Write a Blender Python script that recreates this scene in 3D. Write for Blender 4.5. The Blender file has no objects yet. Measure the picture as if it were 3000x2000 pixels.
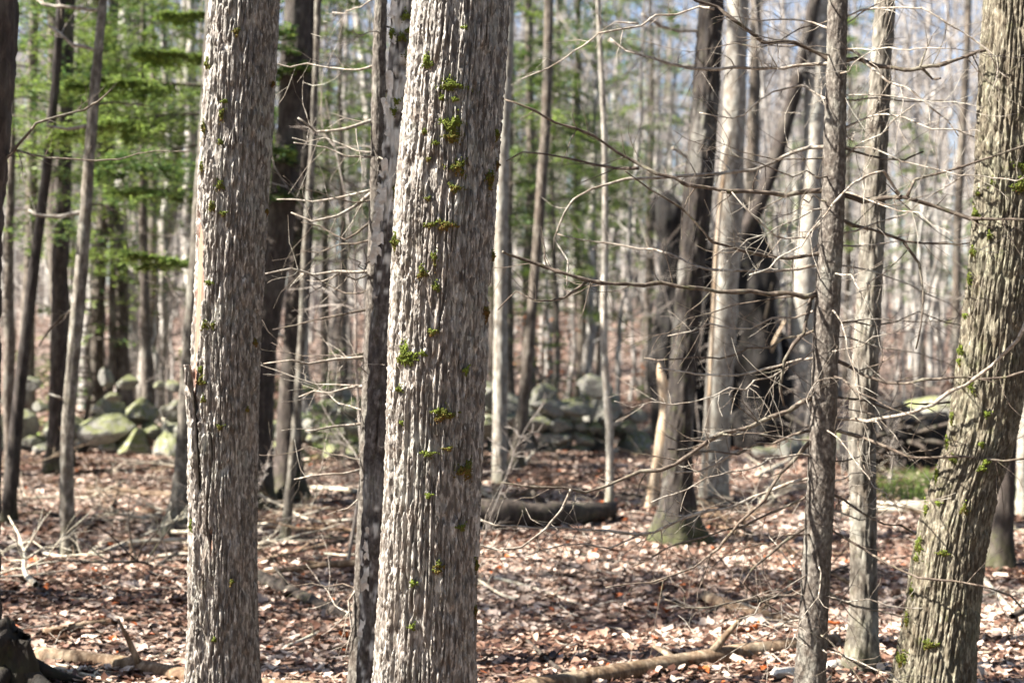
import bpy, math, random
import numpy as np
from mathutils import Vector, Matrix

random.seed(7)
RNG = np.random.default_rng(11)
S = bpy.context.scene
COL = S.collection
PI = math.pi

# ------------------------------------------------------------------ camera
FPX = 3000 * 50 / 36.0            # focal length in photo pixels
CAM_H = 1.65
HORIZON = 960.0
PITCH = math.atan((1000 - HORIZON) / FPX)
cam_d = bpy.data.cameras.new('camera')
cam = bpy.data.objects.new('camera', cam_d)
COL.objects.link(cam)
cam.location = (0, 0, CAM_H)
cam.rotation_euler = (PI / 2 - PITCH, 0, 0)
cam_d.lens = 50
cam_d.sensor_width = 36
cam_d.clip_start = 0.1
cam_d.clip_end = 2000
cam_d.dof.use_dof = True
cam_d.dof.focus_distance = 5.03
cam_d.dof.aperture_fstop = 2.6
S.camera = cam

# ------------------------------------------------------------------ light
SUN_EL = math.radians(43)
SUN_AZ = math.radians(258)        # clockwise from +Y (the view direction): from the left
world = bpy.data.worlds.new('World')
S.world = world
world.use_nodes = True
wn = world.node_tree
wn.nodes.clear()
w_out = wn.nodes.new('ShaderNodeOutputWorld')
w_bg = wn.nodes.new('ShaderNodeBackground')
w_sky = wn.nodes.new('ShaderNodeTexSky')
w_sky.sky_type = 'NISHITA'
w_sky.sun_disc = False
w_sky.sun_elevation = SUN_EL
w_sky.sun_rotation = SUN_AZ
w_sky.air_density = 0.8
w_sky.dust_density = 1.0
w_bg.inputs['Strength'].default_value = 0.05
wn.links.new(w_sky.outputs[0], w_bg.inputs['Color'])
wn.links.new(w_bg.outputs[0], w_out.inputs['Surface'])
to_sun = Vector((math.sin(SUN_AZ) * math.cos(SUN_EL), math.cos(SUN_AZ) * math.cos(SUN_EL), math.sin(SUN_EL)))
sun_d = bpy.data.lights.new('sun', 'SUN')
sun_d.energy = 5.0
sun_d.angle = math.radians(0.55)
sun_d.color = (1.0, 0.95, 0.87)
sun = bpy.data.objects.new('sun', sun_d)
COL.objects.link(sun)
sun.location = (-30, -5, 40)
sun.rotation_euler = to_sun.to_track_quat('Z', 'Y').to_euler()
S.view_settings.view_transform = 'Standard'
S.view_settings.look = 'None'
S.view_settings.exposure = 2.6
S.view_settings.gamma = 1.0
S.view_settings.use_curve_mapping = False
S.render.engine = 'CYCLES'
S.cycles.max_bounces = 6
S.cycles.diffuse_bounces = 4
S.cycles.transparent_max_bounces = 6
S.cycles.use_denoising = True

# ------------------------------------------------------------------ numeric noise
def _hash(ix, iy, iz, seed):
    h = (ix.astype(np.int64) * 374761393 + iy.astype(np.int64) * 668265263 + iz.astype(np.int64) * 2147483647 + seed * 974711) & 0xFFFFFFFF
    h = ((h ^ (h >> 13)) * 1274126177) & 0xFFFFFFFF
    h = ((h ^ (h >> 16)) * 2246822519) & 0xFFFFFFFF
    h = h ^ (h >> 15)
    return (h & 0xFFFFFF) / float(0xFFFFFF)

def noise3(p, seed=0):
    p = np.asarray(p, float)
    i = np.floor(p)
    f = p - i
    u = f * f * (3 - 2 * f)
    i = i.astype(np.int64)
    r = 0
    for dx in (0, 1):
        wx = u[:, 0] if dx else 1 - u[:, 0]
        for dy in (0, 1):
            wy = u[:, 1] if dy else 1 - u[:, 1]
            for dz in (0, 1):
                wz = u[:, 2] if dz else 1 - u[:, 2]
                r = r + wx * wy * wz * _hash(i[:, 0] + dx, i[:, 1] + dy, i[:, 2] + dz, seed)
    return r * 2 - 1

def fbm(p, seed=0, octs=3):
    p = np.asarray(p, float)
    r = 0
    a = 1.0
    for o in range(octs):
        r = r + a * noise3(p * 2 ** o, seed + o * 17)
        a *= 0.5
    return r

def voronoi(p, seed=0):
    c = np.floor(p).astype(np.int64)
    f1 = np.full(len(p), 9.0)
    f2 = np.full(len(p), 9.0)
    cid = np.zeros(len(p))
    for dx in (-1, 0, 1):
        for dy in (-1, 0, 1):
            for dz in (-1, 0, 1):
                ix, iy, iz = c[:, 0] + dx, c[:, 1] + dy, c[:, 2] + dz
                ox = ix + _hash(ix, iy, iz, seed + 1)
                oy = iy + _hash(ix, iy, iz, seed + 2)
                oz = iz + _hash(ix, iy, iz, seed + 3)
                d = np.sqrt((p[:, 0] - ox) ** 2 + (p[:, 1] - oy) ** 2 + (p[:, 2] - oz) ** 2)
                near = d < f1
                f2 = np.where(near, f1, np.minimum(f2, d))
                cid = np.where(near, _hash(ix, iy, iz, seed + 4), cid)
                f1 = np.where(near, d, f1)
    return f1, f2, cid

def sstep(a, b, x):
    t = np.clip((x - a) / (b - a), 0, 1)
    return t * t * (3 - 2 * t)

# ------------------------------------------------------------------ ground height and pixel rays
def ground_h(x, y):
    x = np.atleast_1d(np.asarray(x, float))
    y = np.atleast_1d(np.asarray(y, float))
    z0 = np.zeros_like(x)
    h = 0.10 * noise3(np.stack([x * 0.35, y * 0.35, z0], 1), 5) + 0.035 * noise3(np.stack([x * 1.3, y * 1.3, z0], 1), 6)
    h = h * sstep(5.0, 9.0, y)
    rise = np.maximum(y - 26, 0)
    h = h + 0.048 * rise * sstep(26, 60, y) * (1 - 0.35 * sstep(120, 240, y))
    h = h + 0.5 * noise3(np.stack([x * 0.05, y * 0.05, z0], 1), 8) * sstep(26, 50, y)
    return h

def gh(x, y):
    return float(ground_h(x, y)[0])

CP, SP = math.cos(PITCH), math.sin(PITCH)
def ray(px, py):
    a = (px - 1500) / FPX
    b = -(py - 1000) / FPX
    return Vector((a, CP + b * SP, -SP + b * CP))

def at(px, py, Y):
    d = ray(px, py)
    return Vector((0, 0, CAM_H)) + d * (Y / d.y)

def on_ground(px, py):
    d = ray(px, py)
    Y = 12.0
    for _ in range(40):
        p = at(px, py, Y)
        g = gh(p.x, p.y)
        if d.z >= -1e-4:
            break
        Yn = (g - CAM_H) / d.z * d.y
        Y = 0.5 * Y + 0.5 * max(2.0, min(120.0, Yn))
    p = at(px, py, Y)
    return Vector((p.x, p.y, gh(p.x, p.y)))

def px2m(w, Y):
    return w * Y / FPX

# ------------------------------------------------------------------ materials
def nodes_of(name):
    m = bpy.data.materials.new(name)
    m.use_nodes = True
    nt = m.node_tree
    b = nt.nodes.get('Principled BSDF')
    return m, nt, b

def nd(nt, typ, **kw):
    n = nt.nodes.new(typ)
    for k, v in kw.items():
        setattr(n, k, v)
    return n

def ramp(nt, stops, src, interp='LINEAR'):
    r = nd(nt, 'ShaderNodeValToRGB')
    r.color_ramp.interpolation = interp
    els = r.color_ramp.elements
    while len(els) < len(stops):
        els.new(0.5)
    for e, (p, c) in zip(els, stops):
        e.position = p
        e.color = (c[0], c[1], c[2], 1) if not isinstance(c, (int, float)) else (c, c, c, 1)
    nt.links.new(src, r.inputs[0])
    return r.outputs[0]

def mixc(nt, fac, a, b, mode='MIX'):
    m = nd(nt, 'ShaderNodeMix', data_type='RGBA', blend_type=mode)
    for sock, v in ((m.inputs[0], fac), (m.inputs[6], a), (m.inputs[7], b)):
        if hasattr(v, 'links'):
            nt.links.new(v, sock)
        elif isinstance(v, (int, float)):
            sock.default_value = v
        else:
            sock.default_value = (v[0], v[1], v[2], 1)
    return m.outputs[2]

def noise_tex(nt, vec, scale, detail=4, rough=0.6):
    n = nd(nt, 'ShaderNodeTexNoise')
    n.inputs['Scale'].default_value = scale
    n.inputs['Detail'].default_value = detail
    n.inputs['Roughness'].default_value = rough
    nt.links.new(vec, n.inputs['Vector'])
    return n.outputs['Fac']

def mapping(nt, vec, sc):
    m = nd(nt, 'ShaderNodeMapping')
    m.inputs['Scale'].default_value = sc
    nt.links.new(vec, m.inputs['Vector'])
    return m.outputs[0]

def math_n(nt, op, a, b=None, clamp=False):
    m = nd(nt, 'ShaderNodeMath', operation=op, use_clamp=clamp)
    for s, v in ((m.inputs[0], a), (m.inputs[1], b)):
        if v is None:
            continue
        if hasattr(v, 'links'):
            nt.links.new(v, s)
        else:
            s.default_value = v
    return m.outputs[0]

def bark_mat(name, dark, mid, light, patch=(0.42, 0.43, 0.37), patch_amt=0.35, fine=60, zs=0.3,
             moss=0.0, bump=0.5, tint=0.35, base_moss=0.0, wood=False, big=3.0, rough=0.85, flakes=0.45, flake_lo=0.55, wood_cols=((0.13, 0.055, 0.032), (0.27, 0.145, 0.095))):
    m, nt, b = nodes_of(name)
    tc = nd(nt, 'ShaderNodeTexCoord').outputs['Object']
    oi = nd(nt, 'ShaderNodeObjectInfo').outputs['Random']
    ofs = nd(nt, 'ShaderNodeVectorMath', operation='ADD')
    nt.links.new(tc, ofs.inputs[0])
    cx = nd(nt, 'ShaderNodeCombineXYZ')
    nt.links.new(math_n(nt, 'MULTIPLY', oi, 37.0), cx.inputs[2])
    nt.links.new(math_n(nt, 'MULTIPLY', oi, 11.0), cx.inputs[0])
    nt.links.new(cx.outputs[0], ofs.inputs[1])
    v = ofs.outputs[0]
    vs = mapping(nt, v, (1, 1, zs))
    n1 = noise_tex(nt, vs, fine, 6, 0.65)
    c = ramp(nt, [(0.34, dark), (0.5, mid), (0.66, light)], n1)
    n2 = noise_tex(nt, mapping(nt, v, (1, 1, 0.6)), big, 5, 0.6)
    pf = ramp(nt, [(0.52, 0), (0.66, 1)], n2)
    c = mixc(nt, math_n(nt, 'MULTIPLY', pf, patch_amt), c, patch)
    vf = nd(nt, 'ShaderNodeTexVoronoi')
    vf.inputs['Scale'].default_value = fine * 1.3
    nt.links.new(vs, vf.inputs['Vector'])
    sv = nd(nt, 'ShaderNodeSeparateColor')
    nt.links.new(vf.outputs['Color'], sv.inputs[0])
    c = mixc(nt, math_n(nt, 'MULTIPLY', ramp(nt, [(flake_lo, 0), (min(0.99, flake_lo + 0.25), 1)], sv.outputs[0]), flakes), c, (dark[0] * 0.8, dark[1] * 0.7, dark[2] * 0.62))
    n3 = noise_tex(nt, v, big * 2.3, 4, 0.6)
    bf = ramp(nt, [(0.5, 0), (0.7, 1)], n3)
    c = mixc(nt, math_n(nt, 'MULTIPLY', bf, 0.35), c, (mid[0] * 0.8, mid[1] * 0.62, mid[2] * 0.48))
    if moss > 0 or base_moss > 0:
        n4 = noise_tex(nt, v, big * 3.1, 5, 0.7)
        mf = math_n(nt, 'MULTIPLY', ramp(nt, [(0.55, 0), (0.68, 1)], n4), moss)
        if base_moss > 0:
            sx = nd(nt, 'ShaderNodeSeparateXYZ')
            nt.links.new(tc, sx.inputs[0])
            zz = math_n(nt, 'SUBTRACT', math_n(nt, 'ADD', -0.22, math_n(nt, 'MULTIPLY', n4, 1.0)), sx.outputs[2])
            bm = math_n(nt, 'MULTIPLY', math_n(nt, 'MULTIPLY', zz, 2.2, clamp=True), base_moss)
            mf = math_n(nt, 'MAXIMUM', mf, bm)
        c = mixc(nt, mf, c, (0.062, 0.07, 0.016))
    br = math_n(nt, 'ADD', math_n(nt, 'MULTIPLY', oi, tint), 1 - tint * 0.5)
    cmul = nd(nt, 'ShaderNodeCombineXYZ')
    for k in range(3):
        nt.links.new(br, cmul.inputs[k])
    c = mixc(nt, 1.0, c, cmul.outputs[0], 'MULTIPLY')
    if wood:
        at_ = nd(nt, 'ShaderNodeAttribute', attribute_name='wood')
        gr = noise_tex(nt, mapping(nt, v, (1, 1, 0.04)), 90, 4)
        wc = ramp(nt, [(0.3, wood_cols[0]), (0.7, wood_cols[1])], gr)
        c = mixc(nt, at_.outputs['Fac'], c, wc)
    nt.links.new(c, b.inputs['Base Color'])
    b.inputs['Roughness'].default_value = rough
    b.inputs['Specular IOR Level'].default_value = 0.3 if rough > 0.7 else 0.5
    bp = nd(nt, 'ShaderNodeBump')
    bp.inputs['Strength'].default_value = bump
    bp.inputs['Distance'].default_value = 0.01
    nt.links.new(math_n(nt, 'ADD', n1, math_n(nt, 'MULTIPLY', sv.outputs[1], 0.35)), bp.inputs['Height'])
    nt.links.new(bp.outputs[0], b.inputs['Normal'])
    return m

def leafy_mat(name, stops, rough=0.7, trans=0.35, attr='tint'):
    m, nt, b = nodes_of(name)
    a = nd(nt, 'ShaderNodeAttribute', attribute_name=attr)
    c = ramp(nt, stops, a.outputs['Fac'])
    nt.links.new(c, b.inputs['Base Color'])
    b.inputs['Roughness'].default_value = rough
    b.inputs['Specular IOR Level'].default_value = 0.3
    if trans > 0:
        t = nd(nt, 'ShaderNodeBsdfTranslucent')
        nt.links.new(c, t.inputs['Color'])
        mx = nd(nt, 'ShaderNodeMixShader')
        mx.inputs[0].default_value = trans
        nt.links.new(b.outputs[0], mx.inputs[1])
        nt.links.new(t.outputs[0], mx.inputs[2])
        nt.links.new(mx.outputs[0], nt.nodes['Material Output'].inputs['Surface'])
    return m

def stone_mat():
    m, nt, b = nodes_of('field stone')
    tc = nd(nt, 'ShaderNodeTexCoord').outputs['Object']
    oi = nd(nt, 'ShaderNodeObjectInfo').outputs['Random']
    n1 = noise_tex(nt, tc, 6, 8, 0.7)
    c = ramp(nt, [(0.3, (0.08, 0.076, 0.064)), (0.55, (0.18, 0.17, 0.145)), (0.75, (0.30, 0.285, 0.245))], n1)
    n2 = noise_tex(nt, tc, 2.2, 5, 0.65)
    lf = ramp(nt, [(0.5, 0), (0.62, 1)], n2)
    c = mixc(nt, math_n(nt, 'MULTIPLY', lf, 0.6), c, (0.20, 0.21, 0.165))
    ge = nd(nt, 'ShaderNodeNewGeometry')
    sx = nd(nt, 'ShaderNodeSeparateXYZ')
    nt.links.new(ge.outputs['Normal'], sx.inputs[0])
    n3 = noise_tex(nt, tc, 3.4, 6, 0.7)
    k = math_n(nt, 'ADD', math_n(nt, 'MULTIPLY', sx.outputs[2], 0.22), n3)
    k = math_n(nt, 'ADD', k, math_n(nt, 'MULTIPLY', oi, 0.16))
    mf = ramp(nt, [(0.66, 0), (0.78, 1)], k)
    c = mixc(nt, math_n(nt, 'MULTIPLY', mf, 0.85), c, (0.105, 0.115, 0.028))
    nt.links.new(c, b.inputs['Base Color'])
    b.inputs['Roughness'].default_value = 0.9
    bp = nd(nt, 'ShaderNodeBump')
    bp.inputs['Strength'].default_value = 0.7
    bp.inputs['Distance'].default_value = 0.03
    nt.links.new(n1, bp.inputs['Height'])
    nt.links.new(bp.outputs[0], b.inputs['Normal'])
    return m

def soil_mat():
    m, nt, b = nodes_of('forest soil')
    tc = nd(nt, 'ShaderNodeTexCoord').outputs['Object']
    vo = nd(nt, 'ShaderNodeTexVoronoi')
    vo.inputs['Scale'].default_value = 11
    nt.links.new(tc, vo.inputs['Vector'])
    sp = nd(nt, 'ShaderNodeSeparateColor')
    nt.links.new(vo.outputs['Color'], sp.inputs[0])
    c = ramp(nt, [(0.0, (0.03, 0.018, 0.012)), (0.35, (0.085, 0.055, 0.04)), (0.7, (0.18, 0.13, 0.105)), (1.0, (0.32, 0.26, 0.22))], sp.outputs[0])
    n = noise_tex(nt, tc, 1.2, 6, 0.7)
    c = mixc(nt, math_n(nt, 'MULTIPLY', ramp(nt, [(0.4, 0), (0.7, 1)], n), 0.35), c, (0.10, 0.06, 0.04))
    nt.links.new(c, b.inputs['Base Color'])
    b.inputs['Roughness'].default_value = 0.95
    b.inputs['Specular IOR Level'].default_value = 0.2
    bp = nd(nt, 'ShaderNodeBump')
    bp.inputs['Strength'].default_value = 0.9
    bp.inputs['Distance'].default_value = 0.05
    nt.links.new(sp.outputs[1], bp.inputs['Height'])
    nt.links.new(bp.outputs[0], b.inputs['Normal'])
    return m

def moss_mat():
    m, nt, b = nodes_of('moss')
    a = nd(nt, 'ShaderNodeAttribute', attribute_name='tint')
    c = ramp(nt, [(0.0, (0.085, 0.042, 0.011)), (0.25, (0.078, 0.062, 0.010)), (0.6, (0.055, 0.07, 0.009)), (1.0, (0.11, 0.138, 0.018))], a.outputs['Fac'])
    nt.links.new(c, b.inputs['Base Color'])
    b.inputs['Roughness'].default_value = 0.85
    b.inputs['Specular IOR Level'].default_value = 0.2
    return m

M = {}
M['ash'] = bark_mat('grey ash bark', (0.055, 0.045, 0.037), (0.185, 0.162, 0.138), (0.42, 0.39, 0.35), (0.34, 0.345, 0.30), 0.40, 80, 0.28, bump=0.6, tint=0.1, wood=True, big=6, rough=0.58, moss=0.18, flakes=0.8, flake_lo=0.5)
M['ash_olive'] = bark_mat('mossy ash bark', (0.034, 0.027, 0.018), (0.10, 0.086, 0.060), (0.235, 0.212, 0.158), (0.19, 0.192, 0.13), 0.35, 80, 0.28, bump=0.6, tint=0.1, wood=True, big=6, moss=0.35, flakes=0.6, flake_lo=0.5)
M['pale'] = bark_mat('pale smooth bark', (0.12, 0.105, 0.086), (0.225, 0.207, 0.176), (0.34, 0.32, 0.283), (0.37, 0.37, 0.32), 0.5, 26, 0.5, bump=0.35, big=4, base_moss=0.5, tint=0.25)
M['mottled'] = bark_mat('mottled maple bark', (0.04, 0.033, 0.026), (0.105, 0.092, 0.074), (0.215, 0.196, 0.163), (0.26, 0.257, 0.215), 0.6, 24, 0.5, bump=0.5, big=5, moss=0.25, base_moss=0.5)
M['dark'] = bark_mat('dark brown bark', (0.016, 0.012, 0.010), (0.036, 0.027, 0.022), (0.075, 0.058, 0.048), (0.12, 0.108, 0.088), 0.4, 26, 0.35, bump=0.6, big=4, base_moss=0.6, moss=0.15)
M['darkbig'] = bark_mat('dark blotched bark', (0.012, 0.009, 0.008), (0.026, 0.02, 0.016), (0.055, 0.043, 0.035), (0.21, 0.20, 0.175), 0.55, 26, 0.35, bump=0.6, big=5, base_moss=0.8, moss=0.3, tint=0.1)
M['greybrown'] = bark_mat('grey brown bark', (0.04, 0.031, 0.024), (0.09, 0.073, 0.057), (0.17, 0.145, 0.12), (0.21, 0.203, 0.168), 0.5, 28, 0.35, bump=0.6, big=4, base_moss=0.5, moss=0.15)
M['birch'] = bark_mat('peeling birch bark', (0.022, 0.018, 0.016), (0.06, 0.05, 0.045), (0.14, 0.125, 0.115), (0.26, 0.25, 0.23), 0.6, 40, 0.6, bump=0.8, big=6, moss=0.2, wood=True, wood_cols=((0.34, 0.32, 0.285), (0.62, 0.60, 0.55)))
M['spruce'] = bark_mat('dead spruce bark', (0.03, 0.024, 0.019), (0.075, 0.063, 0.052), (0.165, 0.147, 0.124), (0.20, 0.196, 0.165), 0.5, 60, 0.7, bump=0.7, big=7, tint=0.1)
M['twig'] = bark_mat('dead twig bark', (0.10, 0.08, 0.06), (0.22, 0.19, 0.155), (0.36, 0.33, 0.285), (0.40, 0.39, 0.335), 0.6, 40, 1, bump=0.3, big=6, moss=0.12)
M['twig_dark'] = bark_mat('dark branch bark', (0.035, 0.026, 0.02), (0.08, 0.06, 0.045), (0.16, 0.13, 0.10), (0.22, 0.215, 0.16), 0.45, 40, 1, bump=0.3, big=6, moss=0.45)
M['crown'] = bark_mat('bare limb bark', (0.13, 0.115, 0.103), (0.22, 0.20, 0.183), (0.32, 0.30, 0.277), (0.32, 0.31, 0.285), 0.3, 8, 1, bump=0.0, big=1, tint=0.5)
M['sapling'] = bark_mat('sapling bark', (0.12, 0.10, 0.085), (0.21, 0.18, 0.155), (0.31, 0.275, 0.24), (0.33, 0.32, 0.28), 0.3, 8, 1, bump=0.0, big=1, tint=0.6)
M['farbark'] = bark_mat('woodland trunk bark', (0.12, 0.107, 0.094), (0.27, 0.25, 0.225), (0.42, 0.40, 0.365), (0.44, 0.44, 0.40), 0.5, 14, 0.5, bump=0.3, big=2, base_moss=0.3, tint=0.5)
M['farbrown'] = bark_mat('woodland brown bark', (0.03, 0.023, 0.019), (0.07, 0.056, 0.046), (0.14, 0.12, 0.10), (0.18, 0.172, 0.148), 0.5, 14, 0.5, bump=0.3, big=2, base_moss=0.3, tint=0.5)
M['rotten'] = bark_mat('rotten black wood', (0.004, 0.003, 0.003), (0.009, 0.007, 0.006), (0.022, 0.017, 0.013), (0.04, 0.03, 0.023), 0.25, 18, 0.3, bump=1.0, big=3, moss=0.12, tint=0.1)
M['barewood'] = bark_mat('bare dead wood', (0.28, 0.20, 0.13), (0.46, 0.36, 0.25), (0.60, 0.50, 0.38), (0.50, 0.44, 0.36), 0.5, 30, 0.15, bump=0.4, big=3, moss=0.1, tint=0.1)
M['log'] = bark_mat('rotting log bark', (0.055, 0.032, 0.018), (0.135, 0.088, 0.052), (0.28, 0.215, 0.15), (0.27, 0.255, 0.19), 0.4, 26, 0.18, bump=0.9, big=3, moss=0.15)
M['log_pale'] = bark_mat('weathered log wood', (0.26, 0.22, 0.16), (0.42, 0.38, 0.30), (0.55, 0.51, 0.43), (0.42, 0.42, 0.30), 0.5, 26, 0.25, bump=0.5, big=3, moss=0.15)
M['log_dark'] = bark_mat('dark log bark', (0.015, 0.011, 0.008), (0.035, 0.026, 0.02), (0.08, 0.062, 0.048), (0.10, 0.10, 0.07), 0.3, 26, 0.25, bump=0.6, big=3, moss=0.3)  # made darker to stand for shade on the log beyond the ash
M['stump'] = bark_mat('mossy stump', (0.008, 0.006, 0.004), (0.016, 0.012, 0.008), (0.03, 0.022, 0.014), (0.02, 0.024, 0.008), 0.6, 20, 0.4, bump=1.0, big=6, moss=0.2)  # darkened so the colour carries the shadow lying over the stump
M['stone'] = stone_mat()
M['soil'] = soil_mat()
M['pale_stone'] = bark_mat('pale quartz stone', (0.34, 0.32, 0.28), (0.50, 0.48, 0.43), (0.62, 0.60, 0.55), (0.40, 0.39, 0.34), 0.4, 9, 1, bump=0.4, big=3, tint=0.1)
M['moss'] = moss_mat()
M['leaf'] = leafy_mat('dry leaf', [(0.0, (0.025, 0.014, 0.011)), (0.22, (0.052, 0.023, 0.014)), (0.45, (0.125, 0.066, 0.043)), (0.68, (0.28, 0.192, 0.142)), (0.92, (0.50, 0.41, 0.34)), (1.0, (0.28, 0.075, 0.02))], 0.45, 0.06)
M['leaf_orange'] = leafy_mat('orange beech leaf', [(0.0, (0.38, 0.13, 0.05)), (1.0, (0.55, 0.26, 0.13))], 0.7, 0.35)
M['needle'] = leafy_mat('hemlock needles', [(0.0, (0.022, 0.048, 0.018)), (0.5, (0.055, 0.105, 0.03)), (1.0, (0.22, 0.29, 0.065))], 0.5, 0.35)
M['grass'] = leafy_mat('spring grass', [(0.0, (0.06, 0.10, 0.02)), (1.0, (0.15, 0.21, 0.045))], 0.6, 0.4)

# ------------------------------------------------------------------ mesh helpers
class MB:
    """collects tubes and faces, builds one mesh"""
    def __init__(self):
        self.v, self.q, self.t, self.attr, self.n = [], [], [], [], 0
    def add(self, v, quads=None, tris=None, tint=0.0):
        v = np.asarray(v, float).reshape(-1, 3)
        if quads is not None and len(quads):
            self.q.append(np.asarray(quads, np.int64) + self.n)
        if tris is not None and len(tris):
            self.t.append(np.asarray(tris, np.int64) + self.n)
        self.v.append(v)
        self.attr.append(np.broadcast_to(np.asarray(tint, float), (len(v),)))
        self.n += len(v)
    def tube(self, pts, rad, sides=6, cap=True, disp=None, tint=0.0):
        v, q, t = tube_geo(pts, rad, sides, cap)
        if disp is not None:
            v = disp(v)
        self.add(v, q, t, tint)
    def mesh(self, name, mat, smooth=True, attr=None, off=None):
        v = np.concatenate(self.v) if self.v else np.zeros((0, 3))
        if off is not None:
            v = v - np.asarray(off)
        me = bpy.data.meshes.new(name)
        q = np.concatenate(self.q) if self.q else np.zeros((0, 4), np.int64)
        t = np.concatenate(self.t) if self.t else np.zeros((0, 3), np.int64)
        me.vertices.add(len(v))
        me.vertices.foreach_set('co', v.ravel())
        nl = q.size + t.size
        me.loops.add(nl)
        me.loops.foreach_set('vertex_index', np.concatenate([q.ravel(), t.ravel()]).astype(np.int32))
        me.polygons.add(len(q) + len(t))
        ls = np.concatenate([np.arange(len(q)) * 4, q.size + np.arange(len(t)) * 3]).astype(np.int32)
        me.polygons.foreach_set('loop_start', ls)
        me.polygons.foreach_set('use_smooth', np.full(len(ls), smooth))
        me.update(calc_edges=True)
        if attr:
            a = me.attributes.new(attr, 'FLOAT', 'POINT')
            a.data.foreach_set('value', np.concatenate(self.attr).astype(np.float32))
        me.materials.append(mat)
        return me

def frames(pts):
    pts = np.asarray(pts, float)
    t = np.gradient(pts, axis=0)
    t /= np.linalg.norm(t, axis=1)[:, None] + 1e-12
    m = np.abs(t).mean(0)
    ref = np.zeros(3)
    ref[0 if m[0] < 0.75 else 2] = 1
    n = ref - t * (t @ ref)[:, None]
    n /= np.linalg.norm(n, axis=1)[:, None] + 1e-12
    b = np.cross(t, n)
    return t, n, b

def grid_quads(rows, cols):
    i = np.arange(rows - 1)[:, None] * cols
    j = np.arange(cols)[None, :]
    j2 = (j + 1) % cols
    return np.stack([i + j, i + j2, i + cols + j2, i + cols + j], -1).reshape(-1, 4)

def tube_geo(pts, rad, sides=6, cap=True):
    pts = np.asarray(pts, float)
    rad = np.broadcast_to(np.asarray(rad, float), (len(pts),))
    t, n, b = frames(pts)
    a = np.arange(sides) / sides * 2 * PI
    v = pts[:, None, :] + rad[:, None, None] * (np.cos(a)[None, :, None] * n[:, None, :] + np.sin(a)[None, :, None] * b[:, None, :])
    v = v.reshape(-1, 3)
    q = grid_quads(len(pts), sides)
    tr = []
    if cap:
        k = len(v)
        v = np.concatenate([v, pts[:1], pts[-1:]])
        j = np.arange(sides)
        j2 = (j + 1) % sides
        last = (len(pts) - 1) * sides
        tr = np.concatenate([np.stack([np.full(sides, k), j2, j], 1), np.stack([np.full(sides, k + 1), last + j, last + j2], 1)])
    return v, q, tr

def smooth_path(pts, step):
    """Catmull-Rom resample of an (n,k) array by about step metres along the first 3 columns"""
    p = np.asarray(pts, float)
    if len(p) == 2:
        d = np.linalg.norm(p[1, :3] - p[0, :3])
        s = np.linspace(0, 1, max(2, int(d / step) + 1))
        return p[0] + (p[1] - p[0]) * s[:, None]
    e = np.concatenate([[2 * p[0] - p[1]], p, [2 * p[-1] - p[-2]]])
    out = []
    for i in range(len(p) - 1):
        a, b, c, d = e[i], e[i + 1], e[i + 2], e[i + 3]
        k = max(1, int(np.linalg.norm(c[:3] - b[:3]) / step))
        s = (np.arange(k) / k)[:, None]
        out.append(0.5 * ((2 * b) + (c - a) * s + (2 * a - 5 * b + 4 * c - d) * s ** 2 + (-a + 3 * b - 3 * c + d) * s ** 3))
    out.append(p[-1:])
    return np.concatenate(out)

# ------------------------------------------------------------------ object helpers
def obj(name, me, parent=None, loc=None):
    o = bpy.data.objects.new(name, me)
    COL.objects.link(o)
    if parent is not None:
        o.parent = parent
    if loc is not None:
        o.location = loc
    return o

def tag(o, label=None, cat=None, group=None, kind=None):
    if label: o['label'] = label
    if cat: o['category'] = cat
    if group: o['group'] = group
    if kind: o['kind'] = kind
    return o

def thing(name, label, cat, loc, group=None):
    o = obj(name, None, None, loc)
    o.empty_display_size = 0.1
    return tag(o, label, cat, group)

def copy_tree(root, loc, rotz=0.0, scale=1.0, label=None, group=None, tilt=(0, 0)):
    r = root.copy()
    COL.objects.link(r)
    r.location = loc
    r.rotation_euler = (tilt[0], tilt[1], rotz)
    r.scale = (scale,) * 3 if isinstance(scale, (int, float)) else scale
    if label: r['label'] = label
    if group: r['group'] = group
    for ch in root.children:
        c = ch.copy()
        COL.objects.link(c)
        c.parent = r
    return r

# ------------------------------------------------------------------ ground
def build_ground():
    ys = np.concatenate([np.arange(-12, 4, 0.8), np.arange(4, 16, 0.14), np.arange(16, 40, 0.4), np.arange(40, 120, 2.5), np.arange(120, 420, 12)])
    cols = 150
    V = []
    for y in ys:
        half = max(22.0, 8 + y * 0.95)
        s = np.linspace(-1, 1, cols)
        s = np.sign(s) * np.abs(s) ** 1.5
        x = s * half
        V.append(np.stack([x, np.full(cols, y), ground_h(x, np.full(cols, y))], 1))
    v = np.concatenate(V)
    i = (np.arange(len(ys) - 1)[:, None] * cols + np.arange(cols - 1)[None, :]).reshape(-1)
    q = np.stack([i, i + 1, i + cols + 1, i + cols], 1)
    mb = MB()
    mb.add(v, q)
    o = obj('ground', mb.mesh('ground', M['soil']))
    tag(o, kind='structure')
    o['label'] = 'forest floor rising gently behind the stone wall'
    return o
build_ground()

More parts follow.
